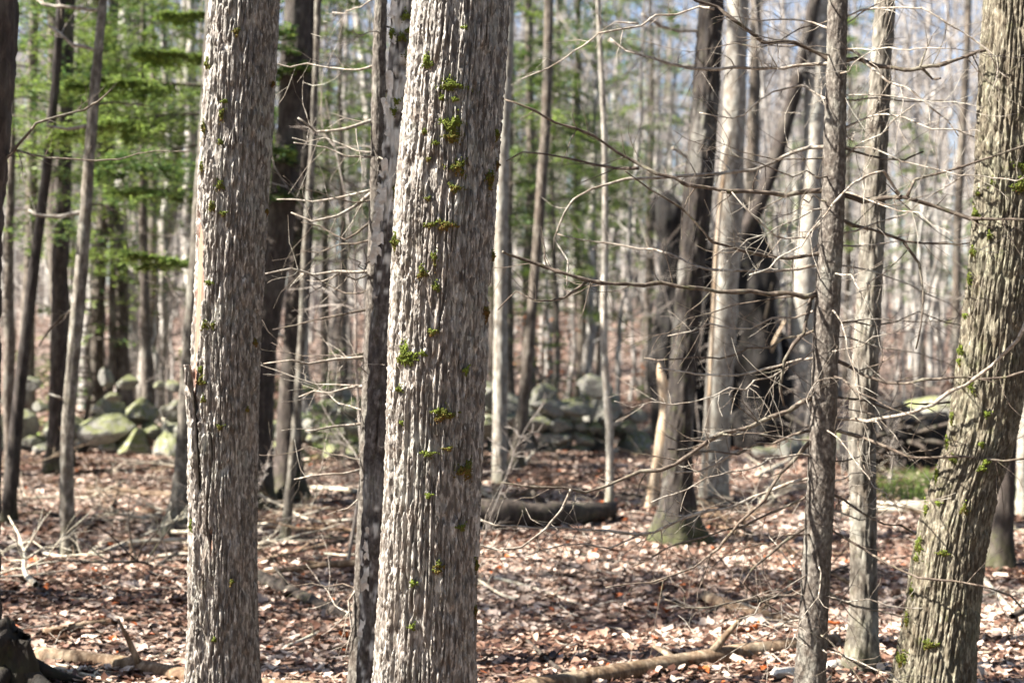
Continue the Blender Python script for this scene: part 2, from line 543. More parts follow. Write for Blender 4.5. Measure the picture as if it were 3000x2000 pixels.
# ------------------------------------------------------------------ bark relief
def bark_relief(p, A, w1, l1, w2, l2, seed, warp=0.20):
    """p in metres relative to the tree, height in metres"""
    wv = np.stack([noise3(p * (0.35 / w1, 0.35 / w1, 1.2 / l1), seed + 31), noise3(p * (0.35 / w1, 0.35 / w1, 1.2 / l1), seed + 32)], 1)
    q = p.copy()
    q[:, 0] += wv[:, 0] * w1 * warp
    q[:, 1] += wv[:, 1] * w1 * warp
    q[:, 2] += noise3(p / (w1 * 2.5), seed + 33) * l1 * 0.15
    f1, f2, cid = voronoi(q / (w1, w1, l1), seed)
    plate = sstep(0.09, 0.26, f2 - f1)
    f1b, f2b, cidb = voronoi(q / (w2, w2, l2), seed + 50)
    flake = sstep(0.02, 0.20, f2b - f1b)
    n = fbm(p / (w2 * 0.6, w2 * 0.6, w2 * 1.2), seed + 70, 2)
    return A * (0.54 * plate + 0.24 * flake * (0.3 + 0.7 * plate) + 0.22 * cid * plate + 0.18 * cidb * flake + 0.12 * n)

class Axis:
    """trunk axis in world space, from photo points (px, py, width px) at one depth"""
    def __init__(self, pts, Y=None, H=8.0, lean_y=0.0, flare=0.35):
        pts = sorted(pts, key=lambda a: -a[1])
        if Y is None:
            g = on_ground(pts[0][0], pts[0][1])
            Y = g.y
        self.Y = Y
        P = []
        for (px, py, w) in pts:
            p = at(px, py, Y)
            P.append([p.x, p.y, p.z, px2m(w, Y) / 2])
        P = np.array(P)
        g0 = gh(P[0, 0], Y)
        if P[0, 2] > g0 + 0.02:               # the base is below the frame: follow the axis down
            d = P[0] - P[1]
            k = (P[0, 2] - g0) / max(1e-3, -d[2])
            P = np.concatenate([[P[0] + d * k * np.array([1, 1, 1, 0.6])], P])
        P[0, 2] = g0
        d = P[-1] - P[-2]
        d = d / max(1e-6, d[2])
        z = P[-1, 2]
        r = P[-1, 3]
        last = P[-1].copy()
        while z < g0 + H:
            z += 1.0
            d[:2] *= 0.8
            r = r * 0.955
            last = np.array([last[0] + d[0], last[1], z, r])
            P = np.concatenate([P, [last]])
        P[:, 1] += lean_y * (P[:, 2] - g0)
        self.P = P
        self.base = Vector((P[0, 0], P[0, 1], g0))
        self.flare = flare
        self.top = P[-1]
    def at_z(self, z):
        return np.array([np.interp(z, self.P[:, 2], self.P[:, k]) for k in (0, 1, 2, 3)])
    def surf(self, px, py):
        """front surface point and outward normal at a photo pixel, u clamped to the trunk"""
        z = at(px, py, self.Y).z
        for _ in range(3):
            c = self.at_z(z)
            Yd = c[1] - c[3] * 0.8
            p = at(px, py, Yd)
            z = p.z
        u = max(-0.985, min(0.985, (p.x - c[0]) / c[3]))
        n = Vector((u, -math.sqrt(1 - u * u), 0))
        return Vector((c[0] + n.x * c[3], c[1] + n.y * c[3], z)), n

def trunk_mesh(ax, name, mat, sides, dz, relief, seed, zmax=None, dz_hi=0.35, z_hi=4.6, special=None, lump=0.05):
    """displaced trunk surface down to just below the ground; relief=(A,w1,l1,w2,l2)"""
    P = ax.P
    z0 = ax.base.z - 0.12
    ztop = P[-1, 2] if zmax is None else zmax
    zz = np.arange(z0, min(z_hi, ztop), dz)
    if ztop > z_hi:
        zz = np.concatenate([zz, np.arange(zz[-1] + dz, ztop, dz_hi)])
    zz = np.append(zz, ztop)
    sp = smooth_path(P, 0.12)
    o = np.argsort(sp[:, 2])
    sp = sp[o]
    cx = np.interp(zz, sp[:, 2], sp[:, 0])
    cy = np.interp(zz, sp[:, 2], sp[:, 1])
    r = np.interp(zz, sp[:, 2], sp[:, 3])
    a = np.arange(sides) / sides * 2 * PI
    h = np.maximum(zz - ax.base.z, 0)
    A_, H_ = np.meshgrid(a, zz)
    lob = 1 + 0.35 * np.sin(A_ * 3 + seed) + 0.25 * np.sin(A_ * 5 + seed * 2.3)
    fl = 1 + ax.flare * np.exp(-h / (0.09 + 0.6 * r[0]))[:, None] * lob
    ca, sa = np.cos(A_), np.sin(A_)
    R = r[:, None] * fl
    loc = np.stack([ca * R, sa * R, np.broadcast_to((zz - ax.base.z)[:, None], R.shape)], -1).reshape(-1, 3)
    Rf = R.reshape(-1)
    Rf = Rf * (1 + lump * fbm(loc / (0.35 * 1, 0.35, 0.7), seed + 5, 2))
    disp = bark_relief(loc, *relief, seed) - relief[0] * 0.75
    wood = np.zeros(len(Rf))
    if special is not None:
        Rf, disp, wood = special(A_.reshape(-1), H_.reshape(-1), Rf, disp, wood)
    Rf = Rf + disp
    v = np.stack([np.repeat(cx, sides) + ca.reshape(-1) * Rf, np.repeat(cy, sides) + sa.reshape(-1) * Rf, H_.reshape(-1)], 1)
    q = grid_quads(len(zz), sides)
    mb = MB()
    v = np.concatenate([v, [[cx[-1], cy[-1], zz[-1]]]])
    last = (len(zz) - 1) * sides
    j = np.arange(sides)
    tr = np.stack([np.full(sides, len(v) - 1), last + j, last + (j + 1) % sides], 1)
    mb.add(v, q, tr, np.append(wood, 0))
    return mb.mesh(name, mat, True, 'wood', tuple(ax.base))

# ------------------------------------------------------------------ bare crowns (prototypes)
def grow(mb, start, dirv, length, r0, r1, segs, sides, wob, up, rng, out=None):
    p = np.array(start, float)
    d = np.array(dirv, float)
    d /= np.linalg.norm(d)
    pts = [p.copy()]
    for i in range(segs):
        d = d + rng.normal(0, wob, 3) + np.array([0, 0, up])
        d /= np.linalg.norm(d)
        p = p + d * length / segs
        pts.append(p.copy())
    pts = np.array(pts)
    mb.tube(pts, np.linspace(r0, r1, segs + 1), sides, False)
    return pts

def make_crown(seed, height=8.0, limbs=13, spread=2.6, r0=0.07, low=0.0, sub=6, twigs=5, name='crown', mat=None):
    rng = np.random.default_rng(seed)
    mb = MB()
    lead = grow(mb, (0, 0, -0.3), (rng.normal(0, 0.05), rng.normal(0, 0.05), 1), height + 0.3, r0, 0.012, 9, 6, 0.05, 0.03, rng)
    for i in range(limbs):
        s = low + (1 - low) * (i + rng.random()) / limbs
        k = s * (len(lead) - 1)
        i0 = min(int(k), len(lead) - 2)
        st = lead[i0] + (lead[i0 + 1] - lead[i0]) * (k - i0)
        az = i * 2.4 + rng.normal(0, 0.4)
        el = 0.35 + 0.7 * s + rng.normal(0, 0.15)
        L = spread * (1.15 - 0.75 * s) * rng.uniform(0.7, 1.3)
        d = (math.cos(az) * math.cos(el), math.sin(az) * math.cos(el), math.sin(el))
        rl = r0 * (1 - 0.75 * s) * 0.5
        lp = grow(mb, st, d, L, rl, 0.006, 6, 4, 0.13, 0.05, rng)
        for j in range(sub):
            kk = 1.0 + (j + rng.random()) / sub * 4.8
            j0 = min(int(kk), 5)
            sp = lp[j0] + (lp[j0 + 1] - lp[j0]) * (kk - j0)
            dv = (lp[j0 + 1] - lp[j0])
            dv = dv / np.linalg.norm(dv) + rng.normal(0, 0.55, 3)
            l2 = L * rng.uniform(0.25, 0.5)
            tp = grow(mb, sp, dv, l2, rl * 0.32 + 0.002, 0.004, 4, 3, 0.16, 0.06, rng)
            for t in range(twigs):
                k3 = 0.6 + (t + rng.random()) / twigs * 3.3
                t0 = min(int(k3), 3)
                s3 = tp[t0] + (tp[t0 + 1] - tp[t0]) * (k3 - t0)
                dv = tp[t0 + 1] - tp[t0]
                dv = dv / np.linalg.norm(dv) + rng.normal(0, 0.6, 3)
                grow(mb, s3, dv, l2 * rng.uniform(0.3, 0.6), 0.0045, 0.0025, 2, 3, 0.15, 0.05, rng)
    return mb.mesh(name, mat or M['crown'])

CROWNS = [make_crown(100 + i, height=[8, 7, 9, 6.5][i], limbs=[15, 13, 17, 12][i], spread=[2.8, 3.2, 2.6, 2.4][i]) for i in range(4)]

# ------------------------------------------------------------------ moss clumps
OCT = np.array([[1, 0, 0], [-1, 0, 0], [0, 1, 0], [0, -1, 0], [0, 0, 1], [0, 0, -1]], float)
OCT_T = np.array([[0, 2, 4], [2, 1, 4], [1, 3, 4], [3, 0, 4], [2, 0, 5], [1, 2, 5], [3, 1, 5], [0, 3, 5]])
def moss_clump(ax, px, py, wpx, hpx, tone, root, rng, dense=1.0):
    p, n = ax.surf(px, py)
    Y = p.y
    hw, hh = px2m(wpx, Y) * 1.15, px2m(hpx, Y) * 1.15
    tan = Vector((-n.y, n.x, 0))
    cnt = int(max(70, min(760, wpx * hpx * 0.62 * dense)))
    mb = MB()
    for i in range(cnt):
        a = rng.uniform(0, 2 * PI)
        rr = math.sqrt(rng.random()) if rng.random() < 0.86 else rng.uniform(0.8, 1.7)
        # uneven outline
        k = 0.75 + 0.35 * math.sin(a * 3 + px) + 0.2 * math.sin(a * 5 + py)
        u, v = math.cos(a) * rr * k, math.sin(a) * rr * k
        dep = 0.004 + 0.016 * max(0, 1 - rr) * min(1, hw / 0.02) * rng.uniform(0.4, 1.3)
        c = Vector(p) + tan * (u * hw) + Vector((0, 0, v * hh)) + n * dep
        c += n * (-(u * hw) ** 2 / (2 * 0.16))
        s = rng.uniform(0.0020, 0.0042)
        ax_ = np.array([rng.normal(0, .6), rng.normal(0, .6), rng.normal(0.5, .5)]) + np.array(n) * 0.9
        ax_ /= np.linalg.norm(ax_)
        e1 = np.cross(ax_, (0.3, 0.1, 1)); e1 /= np.linalg.norm(e1) + 1e-9
        e2 = np.cross(ax_, e1)
        Rm = np.stack([e1 * s, e2 * s, ax_ * s * rng.uniform(1.3, 2.2)], 0)
        mb.add(OCT @ Rm + np.array(c), None, OCT_T, np.clip(tone + rng.normal(0, 0.18) + v * 0.25, 0, 1))
    o = obj('moss_clump', mb.mesh('moss_clump', M['moss'], False, 'tint', tuple(root.location)), root)
    return o

def finish_crown(ax, root, k, scale, rz):
    c = obj('crown', CROWNS[k], root)
    t = ax.top
    c.location = Vector((t[0], t[1], t[2])) - root.location
    s = max(t[3], 0.012) / 0.07
    c.scale = (scale, scale, scale)
    c.rotation_euler = (0, 0, rz)
    return c

# ================================================================== the three big furrowed trees
rngm = np.random.default_rng(3)
ASH = (0.0185, 0.0190, 0.36, 0.0085, 0.024)

# central ash
ax1 = Axis([(1242, 2000, 284), (1270, 1275, 281), (1304, 640, 296), (1351, 0, 276)], Y=5.15, H=9.5, flare=0.25)
t1 = thing('ash_tree', 'large furrowed grey ash trunk with bright green moss clumps down its middle', 'tree', ax1.base)
obj('trunk', trunk_mesh(ax1, 'ash_trunk', M['ash'], 460, 0.0083, ASH, 41, zmax=3.7, z_hi=9), t1)
ax1u = ax1.P[ax1.P[:, 2] > 3.2]
mb = MB(); sp = smooth_path(ax1u, 0.3); mb.tube(sp[:, :3], sp[:, 3] * 0.97, 24, True)
obj('upper_trunk', mb.mesh('upper_trunk', M['ash'], True, 'wood', tuple(ax1.base)), t1)
finish_crown(ax1, t1, 0, 1.3, 0.4)
MOSS1 = [(1253, 185, 14, 21, .8), (1362, 88, 8, 6, .8), (1322, 255, 44, 17, .75), (1298, 294, 9, 6, .7), (1334, 297, 8, 6, .8), (1325, 372, 30, 28, .7),
         (1325, 408, 25, 14, .35), (1247, 388, 8, 6, .5), (1278, 423, 9, 7, .7), (1343, 495, 20, 22, .4), (1333, 555, 16, 12, .35), (1262, 662, 20, 8, .45),
         (1308, 662, 24, 15, .3), (1275, 757, 10, 18, .55), (1240, 800, 14, 18, .4), (1280, 842, 11, 12, .6), (1452, 387, 10, 14, .45), (1453, 475, 8, 10, .05),
         (1432, 520, 14, 26, .35), (1440, 745, 8, 12, .3), (1270, 972, 14, 10, .5), (1158, 705, 14, 24, .5), (1190, 1038, 30, 25, .75), (1198, 1055, 18, 16, .7),
         (1242, 1034, 10, 8, .7), (1172, 1140, 13, 8, .6), (1303, 1213, 28, 17, .35), (1280, 1203, 14, 6, .6), (1257, 1326, 22, 8, .65), (1312, 1312, 14, 6, .3),
         (1362, 1378, 28, 20, .3), (1257, 1447, 8, 6, .9), (1282, 1668, 12, 6, .2), (1285, 1650, 10, 10, .4), (1214, 1702, 10, 9, .8), (1211, 1830, 10, 8, .75),
         (1390, 1670, 9, 15, .3), (1388, 1805, 7, 16, .25), (1420, 915, 12, 18, .1), (1350, 1545, 12, 10, .55), (1363, 1085, 9, 9, .8), (1180, 1238, 6, 5, .9), (1258, 470, 6, 5, .4), (1256, 585, 7, 5, .4)]
for (x, y, w, h, t) in MOSS1:
    moss_clump(ax1, x, y, w, h, t, t1, rngm)

# left ash with split, peeling bark
ax2 = Axis([(651, 2000, 203), (655, 1275, 200), (668, 900, 198), (688, 500, 202), (716, 0, 192)], Y=5.85, H=9.5, flare=0.2)
def split_special(A, Z, R, disp, wood):
    u = np.cos(A)
    front = np.sin(A) < 0.25
    zpx = lambda py: at(650, py, 5.85).z
    # strip of bare wood along the left edge
    c = np.interp(Z, [zpx(1180), zpx(1100), zpx(1000), zpx(850), zpx(700), zpx(590)], [-0.78, -0.79, -0.81, -0.82, -0.84, -0.90])
    hw = np.interp(Z, [zpx(1190), zpx(1110), zpx(1000), zpx(850), zpx(700), zpx(600)], [0.0, 0.08, 0.13, 0.165, 0.14, 0.0])
    wob = 0.02 * noise3(np.stack([Z * 25, Z * 0, Z * 0], 1), 3)
    inside = sstep(0.012, -0.012, np.abs(u - c + wob) - hw) * (hw > 0.001) * front
    disp = disp * (1 - inside) + (-0.014 + 0.001 * noise3(np.stack([A * 60, Z * 4, Z * 0], 1), 9)) * inside
    wood = np.maximum(wood, inside)
    # dark open cracks with a raised lip
    for pts, w, dep in (([(584, 1120), (585, 1165), (590, 1230), (596, 1314), (596, 1440)], 0.085, 0.07),
                        ([(632, 1225), (640, 1300), (634, 1400), (628, 1500), (636, 1600)], 0.032, 0.045),
                        ([(590, 1450), (586, 1600), (598, 1760), (604, 1900)], 0.014, 0.02)):
        zs = [zpx(p[1]) for p in pts][::-1]
        us = [max(-0.97, min(0.97, (p[0] - np.interp(p[1], [500, 900, 1275, 2000], [688, 668, 655, 651])) / 100.0)) for p in pts][::-1]
        cu = np.interp(Z, zs, us) + 0.012 * noise3(np.stack([Z * 40, Z * 0, Z * 0], 1), 13)
        end = sstep(zs[0], zs[0] + 0.08, Z) * sstep(zs[-1], zs[-1] - 0.05, Z)
        k = sstep(w, w * 0.35, np.abs(u - cu)) * end * front
        lip = np.exp(-((u - cu - w * 1.9) / (w * 1.0)) ** 2) * end * front + np.exp(-((u - cu + w * 1.9) / (w * 1.0)) ** 2) * end * front
        disp = disp + lip * 0.008 - k * dep
    # little bare wood pocket
    for (px, py, wu, wz) in ((638, 1575, 0.05, 0.06), (560, 745, 0.0, 0.0)):
        if wu:
            k = np.exp(-((u - (px - 653) / 100.0) / wu) ** 2 - ((Z - zpx(py)) / wz) ** 2) * front
            wood = np.maximum(wood, sstep(0.35, 0.6, k) * 0.8)
            disp = disp - 0.012 * sstep(0.3, 0.6, k)
    return R, disp, wood
t2 = thing('ash_tree', 'furrowed ash trunk with split bark peeling from a strip of bare pink wood', 'tree', ax2.base)
obj('trunk', trunk_mesh(ax2, 'split_ash_trunk', M['ash'], 380, 0.0092, (0.0165, 0.0170, 0.20, 0.0085, 0.022), 77, zmax=4.0, z_hi=9, special=split_special), t2)
mb = MB(); sp = smooth_path(ax2.P[ax2.P[:, 2] > 3.5], 0.3); mb.tube(sp[:, :3], sp[:, 3] * 0.97, 24, True)
obj('upper_trunk', mb.mesh('upper_trunk', M['ash'], True, 'wood', tuple(ax2.base)), t2)
finish_crown(ax2, t2, 1, 1.3, 2.1)
# flap of loose bark standing off the left edge
def bark_flap():
    rows, cols = 150, 18
    mb = MB()
    front, back = [], []
    py = np.linspace(1068, 1500, rows)
    for k, y in enumerate(py):
        f = k / (rows - 1)
        xl = np.interp(y, [1068, 1120, 1250, 1400, 1500], [541, 541, 547, 556, 562])
        xr = np.interp(y, [1068, 1090, 1160, 1250, 1400, 1500], [556, 560, 567, 576, 582, 588])
        Yc = np.interp(f, [0, 0.6, 1], [5.742, 5.745, 5.765])
        for j in range(cols):
            s = j / (cols - 1)
            p = at(xl + (xr - xl) * s, y, Yc)
            p = p + Vector((0, -0.028 * math.sin(s * PI * 0.62) + 0.01, 0))
            front.append(tuple(p)); back.append(tuple(p + Vector((0.004, 0.016, 0))))
    F = np.array(front)
    d = bark_relief(F - np.array(ax2.base), 0.010, 0.022, 0.2, 0.011, 0.04, 5)
    edge = np.abs(np.tile(np.arange(cols) / (cols - 1), rows) - 0.5) * 2
    F[:, 1] -= d * (1 - edge ** 4); F[:, 0] -= d * 0.6 * (1 - edge ** 4) - 0.003 * noise3(F * 60, 4)
    B = np.array(back)
    i = (np.arange(rows - 1)[:, None] * cols + np.arange(cols - 1)[None, :]).reshape(-1)
    q = np.stack([i, i + 1, i + cols + 1, i + cols], 1)
    n = rows * cols
    q2 = q[:, ::-1] + n
    e = []
    for r in range(rows - 1):
        a, b = r * cols, (r + 1) * cols
        e.append((a, b, b + n, a + n)); e.append((b + cols - 1, a + cols - 1, a + cols - 1 + n, b + cols - 1 + n))
    for c in range(cols - 1):
        e.append((c + 1, c, c + n, c + 1 + n))
    mb.add(np.concatenate([F, B]), np.concatenate([q, q2, np.array(e)]))
    o = obj('bark_flap', mb.mesh('bark_flap', M['ash'], True, 'wood', tuple(ax2.base)), t2)
    o['label'] = 'loose flap of grey bark standing off the split trunk'
bark_flap()
MOSS2 = [(606, 185, 10, 16, .45), (697, 98, 9, 12, .3), (663, 300, 8, 6, .8), (653, 338, 9, 17, .45), (594, 372, 8, 22, .4), (650, 420, 7, 8, .6), (588, 485, 6, 18, .5),
         (650, 545, 12, 13, .5), (625, 608, 11, 16, .4), (660, 627, 10, 8, .7), (617, 830, 12, 6, .7), (606, 950, 12, 12, .5), (628, 952, 6, 7, .5), (590, 1083, 8, 9, .7),
         (594, 1115, 14, 13, .4), (600, 1170, 7, 9, .4), (738, 1005, 10, 11, .15), (557, 1545, 6, 12, .7), (680, 1700, 7, 7, .5), (720, 1200, 6, 6, .3), (648, 1250, 7, 8, .4), (787, 235, 7, 9, .1), (778, 615, 6, 10, .15), (632, 1868, 6, 6, .6)]
for (x, y, w, h, t) in MOSS2:
    moss_clump(ax2, x, y, w, h, t, t2, rngm)

# leaning ash at the right
ax3 = Axis([(2733, 2000, 218), (2798, 1530, 205), (2875, 1275, 196), (2912, 1000, 196), (2948, 700, 194), (2966, 300, 190), (2984, 0, 188)], Y=6.08, H=9.5, flare=0.25)
t3 = thing('ash_tree', 'leaning furrowed ash trunk with yellowish bark and mossy left edge', 'tree', ax3.base)
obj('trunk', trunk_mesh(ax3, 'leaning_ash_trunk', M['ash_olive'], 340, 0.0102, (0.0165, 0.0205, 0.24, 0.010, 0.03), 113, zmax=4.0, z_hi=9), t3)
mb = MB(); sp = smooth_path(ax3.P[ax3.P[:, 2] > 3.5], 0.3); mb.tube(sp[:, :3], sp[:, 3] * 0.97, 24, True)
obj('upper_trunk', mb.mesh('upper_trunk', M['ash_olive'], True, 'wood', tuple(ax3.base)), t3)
finish_crown(ax3, t3, 2, 1.2, 1.1)
MOSS3 = [(2996, 490, 20, 20, .7), (2982, 545, 20, 24, .55), (2912, 535, 9, 11, .7), (2886, 560, 7, 8, .6), (2880, 625, 16, 18, .7), (2905, 690, 9, 10, .7), (2862, 735, 11, 14, .5),
         (2840, 925, 9, 8, .8), (2812, 1028, 12, 15, .75), (2808, 1060, 9, 9, .6), (2885, 1212, 8, 9, .8), (2800, 1345, 14, 10, .75), (2868, 1370, 15, 7, .85), (2880, 1352, 8, 8, .8),
         (2758, 1477, 8, 7, .8), (2818, 1490, 12, 14, .4), (2712, 1610, 16, 24, .6), (2762, 1618, 18, 8, .6), (2704, 1645, 10, 12, .6), (2645, 1950, 26, 24, .45), (2722, 1885, 22, 14, .5),
         (2850, 1135, 9, 18, .8), (2784, 1225, 7, 20, .7), (2760, 1300, 7, 20, .75), (2740, 1400, 7, 24, .8), (2722, 1500, 7, 24, .7), (2660, 1830, 8, 20, .5), (2680, 1740, 7, 18, .6), (2830, 815, 8, 20, .75), (2870, 1300, 7, 7, .8)]
for (x, y, w, h, t) in MOSS3:
    moss_clump(ax3, x, y, w, h, t, t3, rngm)

# ================================================================== other trunks told apart in the photo
SMOOTH = (0.006, 0.06, 0.20, 0.02, 0.04)
ROUGH = (0.014, 0.045, 0.22, 0.02, 0.06)
FINE = (0.0038, 0.022, 0.05, 0.010, 0.018)
TREES = {}
def tree(key, label, pts, mat, relief=SMOOTH, Y=None, H=8.0, sides=44, dz=0.05, flare=0.5, crown=True, lean_y=0.0, name='tree', z_hi=4.6, cscale=1.0, lump=0.08, special=None):
    ax = Axis(pts, Y=Y, H=H, flare=flare, lean_y=lean_y)
    root = thing(name, label, 'tree', ax.base)
    sd = (sum(ord(c) * (i + 3) for i, c in enumerate(key)) * 7) % 997
    obj('trunk', trunk_mesh(ax, name + '_trunk', M[mat], sides, dz, relief, sd, z_hi=z_hi, lump=lump, special=special), root)
    if crown:
        finish_crown(ax, root, sd % 4, cscale, sd * 1.3)
    TREES[key] = (ax, root)
    return ax, root

tree('edge', 'dark brown trunk leaning away at the shaded edge of the woods beside the hemlock bough', [(-75, 1900, 140), (-55, 800, 118), (-38, 400, 130), (-22, 0, 150)], 'dark', ROUGH, Y=6.6, sides=60, dz=0.035)
tree('pole_hem', 'thin pale pole of a young hemlock with short bare side branches', [(200, 1640, 42), (198, 1275, 42), (240, 765, 36), (274, 300, 31), (302, 0, 28)], 'mottled', SMOOTH, name='hemlock_pole', crown=False, H=6.5, sides=32)
tree('thin_dark', 'thin dark leaning trunk left of the pale hemlock pole', [(22, 1535, 38), (57, 1150, 35), (96, 816, 34), (146, 420, 30), (165, 200, 26)], 'dark', SMOOTH, sides=28)
tree('dark_a', 'dark upright trunk with bare crown right behind the pale hemlock pole', [(160, 1385, 50), (172, 1000, 50), (178, 700, 48), (195, 200, 42)], 'dark', ROUGH)
tree('wall_a', 'grey trunk rising from the stones of the wall with one lit side', [(282, 1265, 46), (286, 870, 40), (310, 540, 36), (322, 300, 32)], 'greybrown', SMOOTH)
tree('curved', 'pale trunk curving outward at its foot behind the mossy stone wall', [(402, 1195, 52), (428, 1080, 46), (446, 900, 46), (470, 760, 42), (500, 600, 40), (520, 420, 36)], 'pale', SMOOTH)
tree('mossfoot', 'pale trunk with mossy foot half hidden behind the split ash', [(520, 1560, 80), (535, 1400, 56), (560, 1000, 52), (590, 600, 46)], 'mottled', SMOOTH, flare=0.8)
tree('leanbrown', 'dark reddish brown trunk leaning right, its left edge catching sun', [(748, 1490, 92), (770, 1020, 84), (816, 700, 82), (854, 345, 82), (873, 0, 80)], 'dark', ROUGH, sides=52)
tree('darkmoss', 'dark grey trunk with green mossy foot beside a thin sunlit pole', [(842, 1462, 82), (850, 1150, 70), (880, 765, 66), (900, 320, 60), (908, 0, 56)], 'dark', SMOOTH, flare=0.7)
tree('thinpole', 'thin sunlit pole standing in front of the dark mossy-footed trunk', [(834, 1590, 30), (874, 1150, 26), (893, 765, 24), (914, 450, 22), (925, 200, 20)], 'mottled', SMOOTH, crown=False, H=6, sides=20, flare=0.3)
tree('spruce_l', 'slim dead conifer with many thin bare branches left of the birch', [(1045, 2000, 52), (1070, 1530, 50), (1090, 1020, 46), (1102, 640, 42), (1112, 130, 38), (1116, 0, 37)], 'spruce', FINE, Y=6.3, crown=False, H=6.5, sides=56, dz=0.02, name='dead_conifer', z_hi=3.6)
def birch_special(A, Z, R, disp, wood):
    zp = lambda py: at(1140, py, 5.95).z
    p = np.stack([np.cos(A) * R, np.sin(A) * R, Z], 1)
    k = np.interp(Z, [zp(2000), zp(1750), zp(1350), zp(1100), zp(900), zp(620), zp(100)], [0.36, 0.3, 0.08, -0.05, 0.12, 0.8, 0.58])
    n = fbm(p * (26, 26, 30), 91, 4)
    w = sstep(0.36, 0.62, k * 0.85 + n * 0.55)
    return R, disp + 0.003 * w, w * 0.85
tree('birch', 'dark birch trunk with white peeling bark and moss, close behind the central ash', [(1093, 2000, 88), (1112, 1275, 84), (1138, 765, 80), (1166, 380, 78), (1186, 0, 76)], 'birch', ROUGH, Y=5.95, sides=110, dz=0.018, name='birch_tree', z_hi=3.6, special=birch_special)
tree('palepole', 'straight pale pole right of the central ash, white where sunlit', [(1464, 1418, 46), (1467, 900, 42), (1471, 540, 40), (1485, 190, 36), (1490, 0, 34)], 'pale', SMOOTH, flare=0.2)
tree('brownlean', 'slender brown trunk leaning right beside the straight pale pole', [(1510, 1372, 38), (1537, 1150, 34), (1562, 867, 32), (1582, 612, 32), (1600, 345, 30), (1608, 0, 26)], 'greybrown', SMOOTH)
tree('thinpale', 'very thin pale sapling trunk in front of the stone wall', [(1786, 1480, 24), (1786, 1275, 22), (1770, 1020, 22), (1773, 640, 20), (1770, 380, 18), (1752, 0, 15)], 'pale', SMOOTH, crown=False, H=7, sides=20, flare=0.2)
tree('darkbig', 'tall dark trunk with spreading mossy roots in front of the rotten snag', [(1978, 1585, 118), (1985, 1400, 84), (1996, 1150, 82), (2028, 765, 86), (2060, 380, 82), (2085, 0, 76)], 'darkbig', ROUGH, flare=0.7, sides=60, dz=0.035)
tree('white', 'white sunlit maple trunk between the dark trunk and the rotten snag', [(2092, 1480, 84), (2105, 1150, 76), (2124, 890, 72), (2143, 510, 70), (2156, 190, 64), (2162, 0, 62)], 'pale', SMOOTH, flare=0.3, sides=48)
tree('mottled_r', 'pale mottled trunk with moss high up beside the dead spruce', [(2338, 1300, 74), (2352, 900, 70), (2372, 600, 66), (2388, 380, 66), (2402, 0, 62)], 'pale', SMOOTH, flare=0.2)
tree('spruce', 'dead spruce pole with long bare branches reaching out both sides', [(2373, 2000, 82), (2405, 1403, 80), (2424, 893, 74), (2443, 510, 67), (2454, 0, 58)], 'spruce', FINE, Y=6.12, crown=False, H=7, sides=80, dz=0.012, name='dead_spruce', z_hi=3.4, lump=0.03)
tree('maple_r', 'blotchy grey trunk between the dead spruce and the leaning ash', [(2530, 2000, 84), (2530, 1600, 80), (2526, 1275, 80), (2545, 893, 74), (2570, 383, 66), (2593, 0, 58)], 'mottled', (0.008, 0.03, 0.12, 0.012, 0.03), Y=6.9, sides=80, dz=0.022, lump=0.04)
tree('behind_r', 'dark trunk with mossy foot right behind the leaning ash', [(2932, 1662, 66), (2950, 1300, 58), (2962, 1000, 54), (2985, 600, 50)], 'dark', SMOOTH, flare=0.5)
tree('far_r', 'pale trunk standing past the horizontal weathered log', [(2998, 1512, 42), (3000, 1000, 38), (3012, 400, 34)], 'pale', SMOOTH, flare=0.2)
tree('brown_top', 'slender brown trunk behind the white maple trunk', [(2188, 1280, 40), (2192, 800, 36), (2210, 300, 33), (2215, 0, 30)], 'greybrown', SMOOTH, Y=25)
tree('slim_r', 'slim dark trunk beyond the blotchy grey trunk', [(2800, 1240, 26), (2805, 700, 24), (2830, 200, 21)], 'greybrown', SMOOTH, Y=24)
# moss on birch
axb, tb = TREES['birch']
for (x, y, w, h, t) in [(1190, 50, 14, 13, .9), (1152, 98, 12, 14, .8), (1198, 90, 12, 12, .75), (1178, 112, 12, 12, .7), (1200, 120, 9, 12, .7), (1194, 168, 13, 16, .4), (1163, 300, 10, 10, .8), (1156, 328, 7, 9, .7), (1200, 240, 9, 8, .4), (1172, 520, 8, 12, .4), (1158, 560, 6, 18, .5)]:
    moss_clump(axb, x, y, w, h, t, tb, rngm)
